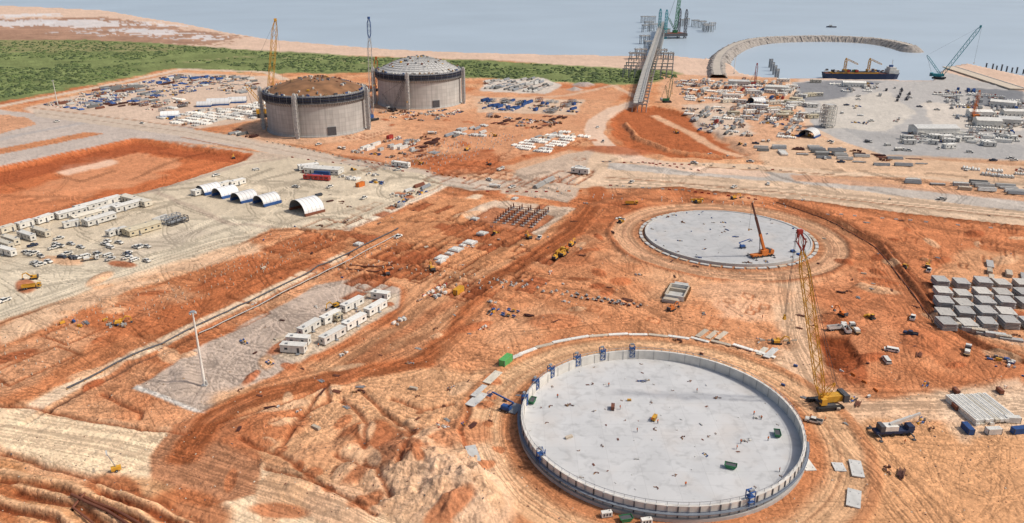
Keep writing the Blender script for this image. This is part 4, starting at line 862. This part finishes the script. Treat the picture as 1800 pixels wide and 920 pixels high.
def pilecap(px,py,w,l,h=10,n=3,name='piled_platform'):
    mb=MB(); mb.box(0,0,h,w,l,1.4,GREY)
    for i in range(n):
        for j in range(2): mb.cyl((-w*.42+w*.84*i/max(1,n-1),-l*.35+l*.7*j,-9),(-w*.42+w*.84*i/max(1,n-1),-l*.35+l*.7*j,h+2.5),.75,STEEL,8)
    mb.beam((-w/2,-l/2,h+2.6),(w/2,-l/2,h+2.6),.3,STEEL); mb.beam((-w/2,-l/2,0),(w/2,-l/2,h),.4,STEEL)
    x,y,_=P(px,py); mb.obj(name,(x,y,-1),R(10))
for a,b,w_,n in [(1133,36,18,3),(1147,36,14,3),(1140,46,20,3),(1135,52,16,2),(1150,50,18,3),(1133,72,18,3),(1142,82,20,3),(1150,90,16,2),(1198,42,14,3),(1207,40,10,2),(1222,43,16,3),(1234,45,16,3),(1245,52,22,4),(1252,48,12,2),(1240,50,12,2),(1160,98,20,3),(1172,104,18,3),(1120,104,24,3),(1126,97,18,3)]: pilecap(a,b,w_,12,9,n)
mb=MB(); mb.box(0,0,2,50,34,5,DGREY); mb.box(0,0,7,46,30,.6,RUST); mb.box(-10,5,7.5,12,10,7,WHITE); mb.box(-10,5,14.5,13,11,.5,GRN)
for e in(-1,1):
    for f in(-1,1): mb.lattice((e*21,f*14,-9),(e*21,f*14,52),4,TEAL if e<0 else DGREY,.7)
mb.lattice((4,-4,8),(10,-6,105),4.5,GRN,.7); mb.box(4,-4,7.5,8,7,5,GRN); mb.lattice((4,-4,12),(-10,0,36),2.5,GRN,.5); mb.beam((-10,0,36),(10,-6,104),.35,DGREY)
x,y,_=P(1181,62); mb.obj('jack_up_barge',(x,y,-3),R(15))
# breakwater
ROCK=mat('armour_rock',(182,172,162),.9,.35,.35); mb=MB()
cl=np.array([P(*p)[:2] for p in [(1262,140),(1258,122),(1262,104),(1276,90),(1300,78),(1335,70),(1400,67),(1470,67),(1540,71),(1580,78),(1606,86)]])
t=np.linspace(0,len(cl)-1,420); i=np.minimum(t.astype(int),len(cl)-2); f=(t-i)[:,None]; q=cl[i]*(1-f)+cl[i+1]*f
q=np.stack([np.convolve(np.pad(q[:,k],20,'edge'),np.ones(41)/41,'valid') for k in (0,1)],1)
dq=np.gradient(q,axis=0); nn=np.stack([-dq[:,1],dq[:,0]],1); nn/=np.linalg.norm(nn,axis=1)[:,None]
prof=[(-23,-9),(-16,-4),(-10,1.6),(-7,4),(-4.5,4.2),(4.5,4.2),(7,4),(10,1.6),(16,-4),(23,-9)]; vs=[]; fs=[]
for k in range(420):
    for r_,z in prof: n_=0 if abs(r_)<5 else 1; vs.append((q[k,0]+nn[k,0]*r_+n_*random.uniform(-1.5,1.5),q[k,1]+nn[k,1]*r_+n_*random.uniform(-1.5,1.5),z+n_*random.uniform(-1,1)))
    if k:
        for j in range(9): fs.append(((k-1)*10+j,(k-1)*10+j+1,k*10+j+1,k*10+j))
fr=[f_ for k_,f_ in enumerate(fs) if k_%9!=4]; ft=[f_ for k_,f_ in enumerate(fs) if k_%9==4]
mb.add(vs,fr,ROCK); mb.add(vs,ft,mat('breakwater_track',(206,194,178),.9,.15,.1))
e=q[-1]; vs=[(e[0],e[1],4.2)]
for rr,z in((7,4),(14,0),(23,-9)):
    for k in range(16): a=k*math.pi/8; vs.append((e[0]+rr*math.cos(a),e[1]+rr*math.sin(a),z+random.uniform(-.7,.7)))
mb.add(vs,[(0,1+k,1+(k+1)%16) for k in range(16)]+[(1+o+k,17+o+k,17+o+(k+1)%16,1+o+(k+1)%16) for o in(0,16) for k in range(16)],ROCK)
mb.obj('rock_breakwater')
def hull(mb,L0,W0,h,m,m2):
    st=[(-.5,.42),(-.45,.5),(.3,.5),(.42,.36),(.5,.04)]; vs=[]
    for x,w_ in st:
        for e in(-1,1): vs.append((x*L0,e*w_*W0,h)); vs.append((x*L0*.96,e*w_*W0*.85,-1))
    fs=[]
    for k in range(4):
        a=k*4;b=a+4; fs+=[(a,a+1,b+1,b),(a+2,b+2,b+3,a+3)]
    fs+=[(0,2,3,1),(16,17,19,18)]; mb.add(vs,fs,m); mb.add([(v_[0]*.995,v_[1]*.98,v_[2]-.3) for v_ in vs],[(k*4,k*4+4,k*4+6,k*4+2) for k in range(4)],m2)
mb=MB(); hull(mb,96,20,7.5,NAVY,RUST); mb.box(38,0,7,12,15,5,WHITE); mb.box(37,0,12,8,12,3,WHITE); mb.box(41.1,0,12.8,.3,10,1.4,GLASS); mb.box(36,0,15,4,4,2.4,BLUE); mb.beam((37,0,15),(37,0,24),.5,WHITE)
mb.box(-10,0,7,60,13,1.2,YEL); mb.box(-10,0,8.2,54,9,1.0,DGREY)
for x in (-22,8): mb.lattice((x,0,9),(x,0,26),2.4,YEL,.45); mb.lattice((x,0,25),(x+16,0,18),1.6,YEL,.4); mb.box(x,0,9,5,5,3,YEL)
for k in range(26): mb.box(random.uniform(-45,28),random.uniform(-7,7),9,random.uniform(1.5,4),random.uniform(1.5,3),random.uniform(1,3),random.choice([BLUE,WHITE,RUST,GRN,RED,YEL,DGREY]))
x,y,_=P(1514,131); mb.obj('dredger_vessel',(x,y,SEAZ),R(-2))
mb=MB(); hull(mb,22,7,2.5,NAVY,WHITE); mb.box(2,0,2.2,7,5,3,WHITE); mb.box(5.6,0,3.5,.2,4.2,1.2,GLASS); mb.beam((0,0,5),(0,0,10),.3,WHITE); x,y,_=P(1462,44); mb.obj('tug_boat',(x,y,SEAZ),R(160))
for a,b in [(1358,118),(1362,124),(1366,130),(1355,112)]: pilecap(a,b,4,4,5,2,'mooring_pile')
for k in range(12):
    mb=MB(); h_=random.uniform(3,6); mb.cyl((0,0,-5),(0,0,h_),1.0,DGREY,8); mb.cyl((0,0,h_),(0,0,h_+.5),1.2,STEEL,8); x,y,_=P(1735+k*9+random.uniform(-2,2),114+k*1.3); mb.obj('mooring_pile',(x,y,-3))
mb=MB(); a=Vector(P(1668,118,1.2)); b=Vector(P(1790,157,1.2)); mb.beam(a,b,17,SAND,1.2); sd_=(b-a).normalized(); sn=Vector((-sd_.y,sd_.x,0)); mb.beam(a+sn*7.8+Vector((0,0,.9)),b+sn*7.8+Vector((0,0,.9)),.8,LGREY,.6)
for k in range(20): q_=a+(b-a)*k/19+sn*8.2; mb.cyl((q_.x,q_.y,-9),(q_.x,q_.y,.8),.6,DGREY,8); mb.beam((q_.x,q_.y,-2),(q_.x,q_.y,1.6),.4,BLACK)
mb.obj('wharf')
# ================= misc structures =================
mb=MB()
x0,y0,_=P(918,382); c,s_=math.cos(A60),math.sin(A60)
for i in range(8):
    for j in range(5):
        u,w_=(i-3.5)*4.2,(j-2)*5.4; x,y=u*c-w_*s_,u*s_+w_*c; mb.box(x,y,0,1.8,1.8,.5,GREY,A60); mb.box(x,y,.5,.6,.6,2.2,RUST,A60)
        for e in(-.3,.3): mb.beam((x+e,y+e,2.7),(x+e,y+e,3.5),.1,RUST)
    a_=((i-3.5)*4.2,-2*5.4); b_=((i-3.5)*4.2,2*5.4); mb.beam((a_[0]*c-a_[1]*s_,a_[0]*s_+a_[1]*c,1.0),(b_[0]*c-b_[1]*s_,b_[0]*s_+b_[1]*c,1.0),.25,RUST)
mb.obj('reinforced_column_grid',(x0,y0,gz(x0,y0)),R(8))
for a,b,l,w_ in [(776,455,6,5),(802,440,6,6),(790,447,3,4),(826,427,6,6),(813,433,3,3),(848,412,5,5),(775,460,5,3),(835,385,4,4),(905,350,5,3),(630,430,4,4)]:
    mb=MB(); mb.box(0,0,0,l,w_,1.0,LGREY); mb.box(0,0,1.0,l*.7,w_*.7,.25,WHITE)
    for e in(-1,1):
        for f in(-1,1): mb.beam((e*l*.3,f*w_*.3,1.2),(e*l*.3,f*w_*.3,2),.1,RUST)
    x,y,_=P(a,b); mb.obj('concrete_footing',(x,y,gz(x,y)-.2),A60)
mb=MB()
for e in(-1,1): mb.box(0,e*4,0,13,.6,2.2,SAND); mb.box(e*6.5,0,0,.6,8,2.2,WHITE)
for k in range(8): mb.box(-6+k*1.7,4.6,0,.2,.8,2.0,WOOD); mb.box(-6+k*1.7,-4.6,0,.2,.8,2.0,WOOD)
mb.box(0,0,.3,12,7,.3,LGREY); mb.box(2,0,0,1,7.4,2,SAND); mb.box(9,0,0,3,6,1.6,LGREY); mb.box(-9,1,0,3,7,1,GREY); mb.box(-9,1,1,2.6,6,.5,SAND)
x,y,_=P(1190,518); mb.obj('culvert_formwork',(x,y,gz(x,y)),A60+R(6))
mb=MB()
def stubs(px,py,nu,nv,du,dv,r=.3,h=1.3,skip_=.15,jit=.3,col=LGREY,ang=None):
    x0,y0,_=P(px,py); ang=A60 if ang is None else ang; c,s_=math.cos(ang),math.sin(ang)
    for i in range(nu):
        for j in range(nv):
            if random.random()<skip_: continue
            u,w_=i*du+random.uniform(-jit,jit),j*dv+random.uniform(-jit,jit); x,y=x0+u*c-w_*s_,y0+u*s_+w_*c; z=gz(x,y); mb.cyl((x,y,z-.4),(x,y,z+h*random.uniform(.5,1.2)),r,col,6)
sr=.19
stubs(5,680,10,3,5,5,sr,1,.4,col=SAND); stubs(10,640,14,4,4,7,sr,1,.4,col=SAND); stubs(160,585,20,4,4,7,sr,1,.5,col=SAND); stubs(280,560,22,4,3.6,6,sr,1,.45,col=SAND); stubs(430,490,18,5,4,5,.22,1,.5,col=SAND); stubs(400,455,10,4,4,7,.22,1,.45,col=SAND)
stubs(560,500,6,3,5,5,.2,1,.6,col=SAND); stubs(770,300,22,8,6,6,.3,1.5,.4); stubs(880,500,2,14,5,5,.4,1,.1,col=SAND,ang=R(70)); stubs(960,500,2,10,6,5,.4,1,.1,col=GREY,ang=R(100)); stubs(700,300,14,4,7,7,.3,1.5,.5); stubs(980,345,8,5,6,6,.3,1.2,.5); stubs(620,480,12,4,4,4,.2,1,.6); stubs(1380,365,2,20,6,6,.25,1.2,.3,col=WHITE,ang=R(80))
mb.obj('pile_stubs')
mb=MB()
for i in range(26):
    if random.random()<.15: continue
    x,y,_=P(875+i*8.8+random.uniform(-3,3),492+i*1.6+(i%2)*5+random.uniform(-1,1)); z=gz(x,y); mb.box(x,y,z,1.2,1.2,.4,SAND if i%3 else GREY,A60); mb.box(x,y,z+.4,.6,.6,.5,GREY,A60)
for i in range(22):
    if random.random()<.15: continue
    x,y,_=P(1005+i*6.0+random.uniform(-2,2),518+i*.9+(i%2)*5); z=gz(x,y); mb.box(x,y,z,1.0,1.2,.6,DRUST if i%2 else DGREY,A60); mb.box(x,y,z+.6,.6,.6,.3,GREY,A60)
mb.obj('small_footings')
def pipeline(pts,r,col,name,h=.6,off=(0,)):
    mb=MB(); w=[Vector((*P(a,b)[:2],0)) for a,b in pts]; 
    for o in off:
        prev=None
        for k in range(len(w)-1):
            n=max(1,int((w[k+1]-w[k]).length/6)); d=(w[k+1]-w[k]).normalized(); s_=Vector((-d.y,d.x,0))
            for i in range(n+1):
                p=w[k]+(w[k+1]-w[k])*i/n+s_*o; p=Vector((p.x,p.y,gz(p.x,p.y)+h)); 
                if prev is not None: mb.cyl(prev,p,r,col,8)
                mb.box(p.x,p.y,p.z-h-.2,.4,.8,h,WOOD); prev=p
    mb.obj(name)
pipeline([(118,684),(335,580),(560,472),(700,403)],.3,DGREY,'pipeline'); pipeline([(350,586),(575,476),(700,412)],.2,LGREY,'pipeline',.8)
pipeline([(128,880),(190,905),(260,950)],.4,RUST,'pipeline',.9,(0,2.2)); pipeline([(150,872),(130,900),(165,925)],.3,RUST,'pipeline',.8)
pipeline([(1365,356),(1460,389),(1540,436),(1590,498),(1640,566)],.22,DRUST,'pipeline',.4); pipeline([(690,468),(660,470),(615,466)],.35,RUST,'pipeline',.5,(0,4))
mb=MB()
def barr(pts,gap=4,cols=(WHITE,RED),L0=2.0):
    w=[Vector(P(a,b)) for a,b in pts]
    for k in range(len(w)-1):
        d=w[k+1]-w[k]; n=max(1,int(d.length/gap)); a=math.atan2(d.y,d.x)
        for i in range(n):
            if random.random()<.15: continue
            p=w[k]+d*(i/n); z=gz(p.x,p.y); c_=random.choice(cols); mb.box(p.x,p.y,z,L0,.5,.35,c_,a); mb.box(p.x,p.y,z+.35,L0,.25,.4,c_,a)
barr([(1062,326),(1200,336),(1340,352)],4,(SAND,WHITE,RED)); barr([(1060,284),(1250,292),(1400,302)],5,(SAND,GREY,RED)); barr([(620,282),(830,316)],6,(RED,WHITE,ORG)); barr([(840,338),(960,338),(1040,336)],6,(RED,ORG)); barr([(1455,376),(1600,388),(1800,408)],7,(WHITE,)); barr([(470,250),(620,280)],7,(SAND,)); barr([(1340,600),(1410,600)],3,(SAND,)); barr([(1480,650),(1560,700)],5,(ORG,WHITE)); barr([(500,276),(740,306)],7); barr([(1130,286),(1240,302)],5,(RED,SAND))
mb.obj('road_barriers')
def frame_tower(px,py,h,z=0,w_=1.8,ang=0):
    x,y,_=P(px,py); mb=MB()
    for e in(-1,1):
        for f in(-1,1): mb.beam((e*w_/2,f*w_/2,0),(e*w_/2,f*w_/2,h),.2,BLUE)
    for k in range(int(h/1.6)+1):
        z_=k*1.6; mb.box(0,0,z_,w_*1.1,w_*1.1,.1,BLUE)
        mb.beam((-w_/2,-w_/2,z_),(w_/2,-w_/2,min(h,z_+1.6)),.12,BLUE); mb.beam((-w_/2,w_/2,z_),(-w_/2,-w_/2,min(h,z_+1.6)),.12,BLUE)
    mb.box(.3,0,h,.6,w_*.8,.5,STEEL)
    mb.obj('climbing_formwork_frame',(x,y,z),ang)
for adeg,h in ((152,4),(139,4.3),(122,4.5),(108,4.5),(93,4.5),(166,4),(209,4.8),(293,5)):
    a=R(adeg); x,y=S1[0]+43.1*math.cos(a),S1[1]+43.1*math.sin(a); p=w2g(x,y); frame_tower(p[0],p[1],h,2.0,1.7,a)
zs=1.2
def pz(px,py): return P(px,py,zs)
def puts(me,px,py,rz=None,sc=1):
    x,y,_=pz(px,py); inst(me.name.split('.')[0],me,(x,y,zs),random.uniform(0,6.28) if rz is None else rz,sc)
puts(gens[3],1077,719,R(80),.8); puts(gens[0],1150,738,R(60),.8); puts(gens[0],1106,705,0,.4); puts(skip[0],1284,823,R(-20),.9); puts(skip[0],1366,766,R(80),.9); puts(skip[0],936,708,R(70),.9); puts(K['crates'][0],1133,670,0,.3); puts(K['blue'][0],1130,672,0,.3)
puts(K['crates'][3],1000,713,R(10),.3); puts(K['plates'][1],1000,770,R(30),.35); puts(K['crates'][1],1310,775,.3,.3); puts(K['crates'][3],1260,700,.3,.25); puts(K['crates'][1],1330,735,.3,.3); puts(K['rust'][2],1200,770,1,.2); puts(K['crates'][2],1240,800,2,.2)
for i in range(70):
    a=random.uniform(0,6.28); rr=41*math.sqrt(random.random()); x,y=S1[0]+rr*math.cos(a),S1[1]+rr*math.sin(a); me_=random.choice([K['crates'][0],K['crates'][3],gens[1],K['plates'][0],K['rust'][2],K['rust'][0]]); inst(me_.name.split('.')[0],me_,(x,y,zs),random.uniform(0,6),random.uniform(.06,.18))
for i in range(50):
    a=random.uniform(0,6.28); rr=random.choice([40,random.uniform(3,40)]); x,y=S2[0]+rr*math.cos(a),S2[1]+rr*math.sin(a); me_=random.choice([K['crates'][0],K['crates'][2],gens[2],gens[1],K['rust'][2],K['blue'][0]]); inst(me_.name.split('.')[0],me_,(x,y,1.12),random.uniform(0,6),random.uniform(.15,.35))
put(lift,888,722,R(150)); put(T_container(LGRN,6.1),889,640,R(60)); put(T_container(YEL,6.1),806,512,R(60)); put(lift,1305,440,R(20),z=1.1,sc=.8)
for a,b in [(1066,908),(1100,916),(1136,920)]: put(random.choice([gens[1],gens[2],skip[0]]),a,b,.2,.9)
mb=MB()
for k in range(9): 
    y=(k-4)*1.6
    for j in range(2): mb.box(random.uniform(-.5,.5),y,j*1.1,15.5,1.35,.95,WHITE if random.random()<.7 else CREAM); mb.box(0,y,j*1.1+.95,14,.5,.1,LGREY)
x,y,_=P(1722,722); mb.obj('wrapped_module_stack',(x,y,gz(x,y)),R(96))
for a,b,c_,rz in [(1700,758,BLUE,R(90)),(1745,762,WHITE,R(5)),(1778,742,WHITE,R(-5)),(1790,760,BLUE,R(10))]: put(T_container(c_,6.1),a,b,rz,.75)
for a,b in [(1680,690),(1679,718),(1757,690)]: put(gens[3],a,b,R(90),.9)
rd=A60
VE=[(60,448,0),(72,452,0),(46,446,1),(105,435,0),(118,448,0),(150,452,3),(172,448,0),(8,530,0),(95,438,0),(130,456,4),(10,440,0),(240,436,0),(1567,617,3),(1558,636,3),(1430,742,0),(1604,560,1),(948,420,0),(1090,388,0),(1600,590,5),(1655,352,0),(1290,330,0),(1110,322,0),(700,300,1),(380,310,0),(450,300,3),(520,330,0),(560,345,4),(640,350,0),(660,320,0),(580,330,1),(1776,280,0),(1700,300,0),(1450,280,0),(1350,325,0),(860,318,0),(1632,478,0),(100,215,0),(250,218,0),(560,255,0),(900,330,0),(1060,250,0),(1050,225,0),(1250,270,0),(1530,250,0),(1650,262,1),(1460,250,0),(1580,210,0),(1480,200,3),(700,418,1)]
for a,b,k in VE: put(utes[k],a,b,rd+random.choice([0,math.pi,math.pi/2])+random.gauss(0,.2),1.05)
for i in range(50): put(random.choice(utes),random.uniform(1200,1790),random.uniform(150,290),random.choice([A60,A30,0])+random.gauss(0,.2),1.1)
for i in range(26): put(random.choice(utes),random.uniform(20,260),random.uniform(420,470),random.choice([A60,A30])+random.gauss(0,.1),1.0)
for a,b,k,rz in [(1470,580,0,R(10)),(1486,582,0,R(85)),(1502,582,3,R(90)),(57,508,1,R(20)),(160,458,3,R(25)),(760,236,2,0),(870,330,2,R(-15)),(1020,298,2,R(-20)),(1225,356,1,0),(985,445,1,A60),(600,262,3,R(-30)),(1700,620,3,1),(1400,450,4,2),(880,300,0,1),(1110,360,1,0),(1345,250,3,0),(1230,225,4,1),(1580,265,2,0)]: put(trucks[k],a,b,rz,.85)
for a,b,k,rz in [(60,490,0,R(200)),(976,455,0,A60),(996,440,1,A60+.3),(1004,432,0,A60),(990,450,0,1),(1365,605,0,R(0)),(1480,560,1,2),(1230,180,0,2),(870,240,0,3),(1190,230,0,2),(680,480,1,2),(820,265,0,1),(410,272,0,2),(1290,350,0,R(20)),(1180,545,1,R(40)),(210,570,0,R(20)),(760,475,0,2),(590,540,0,R(230)),(1630,470,0,1),(860,290,1,2),(930,420,0,2),(740,288,0,3)]: put(exc[k],a,b,rz,.8)
for a,b,rz in [(1225,358,.2),(1090,392,1),(1530,560,2),(620,300,1),(870,410,1),(1300,255,1),(1590,470,1)]: put(doz,a,b,rz,.8)
for a,b in [(110,570),(130,566),(150,568),(185,564),(195,572),(214,572),(140,575)]: put(random.choice([gens[0],gens[2],K['crates'][0],K['beams'][1]]),a,b,None,.6)
for i in range(190):
    px,py=random.uniform(420,1800),random.uniform(340,760)
    x,y,_=P(px,py)
    if min(math.hypot(x-S1[0],y-S1[1]),math.hypot(x-S2[0],y-S2[1]))<47: continue
    me_=random.choice(K['crates']+K['rust']+gens[1:]+[K['plates'][1]]+K['beams']); inst(me_.name.split('.')[0],me_,(x,y,gz(x,y)),random.choice([A60,A30])+random.gauss(0,.3),random.uniform(.2,.45))
mb=MB()
for i in range(2200):
    px,py=random.uniform(-10,1810),random.uniform(330,918); x,y,_=P(px,py)
    if min(math.hypot(x-S1[0],y-S1[1]),math.hypot(x-S2[0],y-S2[1]))<46: continue
    s_=random.uniform(.1,.34); mb.box(x,y,gz(x,y)-.05,s_*random.uniform(.7,2.5),s_,s_*.7,random.choice([CREAM,DRUST,DRUST,DGREY,SAND,WOOD,RUST]),random.uniform(0,3),.7,.7)
mb.obj('construction_debris')
mb=MB(); wheels(mb,(0,),.8,.4); mb.box(0,0,.5,2.6,1.3,1.0,YEL); mb.beam((0,0,1.5),(-1.5,0,6.5),.18,STEEL); mb.box(-1.5,0,6.4,.4,2.2,.5,LGREY); mb.beam((1.3,0,.6),(2.6,0,.5),.12,DGREY)
x,y,_=P(205,828); mb.obj('mobile_lighting_tower',(x,y,gz(x,y)),R(30))
def person():
    vs=[(0,0,.95),(0,0,1.15),(0,0,1.38),(0,0,1.5),(0,0,1.58),(0,0,1.72),(0,.19,1.42),(.05,.26,1.15),(.18,.24,.95),(0,-.19,1.42),(.03,-.27,1.14),(.12,-.25,.9),(0,.1,.88),(.06,.11,.5),(.0,.12,.08),(.14,.12,.04),(0,-.1,.88),(-.04,-.11,.5),(-.14,-.12,.08),(.0,-.12,.04)]
    es=[(0,1),(1,2),(2,3),(3,4),(4,5),(2,6),(6,7),(7,8),(2,9),(9,10),(10,11),(0,12),(12,13),(13,14),(14,15),(0,16),(16,17),(17,18),(18,19)]
    rs=[.15,.14,.17,.07,.09,.11,.07,.055,.045,.07,.055,.045,.1,.075,.055,.05,.1,.075,.055,.05]
    me=bpy.data.meshes.new('construction_worker'); me.from_pydata(vs,es,[]); o=bpy.data.objects.new('tmp',me); bpy.context.scene.collection.objects.link(o)
    o.modifiers.new('s','SKIN'); 
    for i,r_ in enumerate(rs): me.skin_vertices[0].data[i].radius=(r_,r_)
    me.skin_vertices[0].data[0].use_root=True; s=o.modifiers.new('d','SUBSURF'); s.levels=1
    dg=bpy.context.evaluated_depsgraph_get(); m2=bpy.data.meshes.new_from_object(o.evaluated_get(dg)); bpy.data.objects.remove(o)
    m2.name='construction_worker'; m2.materials.clear()
    for m_ in (TROUS,HIVIS,SKIN,WHITE): m2.materials.append(m_)
    for p in m2.polygons: z=p.center.z; p.material_index=0 if z<.95 else 1 if z<1.5 else 2 if z<1.7 else 3
    return m2
try:
    W_=person()
    for a,b in [(1120,760),(1145,742),(1156,745),(1225,690),(1325,730),(1338,738),(1295,790),(1302,780),(1090,720),(1070,680),(1370,830),(1205,855),(980,700),(1350,775)]: x,y,_=pz(a,b); inst('construction_worker',W_,(x,y,zs),random.uniform(0,6))
    for a,b in [(1425,735),(870,705),(560,610),(640,600),(1490,640),(1590,780),(1340,560),(1450,740)]: x,y,_=P(a,b); inst('construction_worker',W_,(x,y,gz(x,y)),random.uniform(0,6))
except Exception as ex: print('person fail',ex)
# ================= camera, light =================
cam=bpy.data.cameras.new('camera'); cam.lens=27; cam.sensor_width=36; cam.clip_end=120000; cam.clip_start=1
co=bpy.data.objects.new('camera',cam); co.location=(0,0,H); co.rotation_euler=(R(90)-PITCH,0,0); bpy.context.scene.collection.objects.link(co); bpy.context.scene.camera=co
w=bpy.data.worlds.new('World'); bpy.context.scene.world=w; w.use_nodes=True; nt=w.node_tree; bg=nt.nodes['Background']; sk=nt.nodes.new('ShaderNodeTexSky'); sk.sky_type='NISHITA'; sk.sun_disc=False
EL=R(50); AZ2=R(100)
sk.sun_elevation=EL; sk.sun_rotation=AZ2; sk.air_density=1.0; sk.dust_density=4; nt.links.new(sk.outputs[0],bg.inputs[0]); bg.inputs[1].default_value=0.115
sl=bpy.data.lights.new('sun','SUN'); sl.energy=2.9; sl.angle=R(3); sl.color=(1,.95,.87); so=bpy.data.objects.new('sun',sl)
dirv=Vector((math.sin(AZ2)*math.cos(EL),math.cos(AZ2)*math.cos(EL),math.sin(EL))); so.rotation_euler=dirv.to_track_quat('Z','Y').to_euler(); bpy.context.scene.collection.objects.link(so)
sc=bpy.context.scene; sc.view_settings.view_transform='Standard'; sc.view_settings.look='None'; sc.view_settings.exposure=0
print('objs',len(bpy.data.objects),'ground',X.shape)
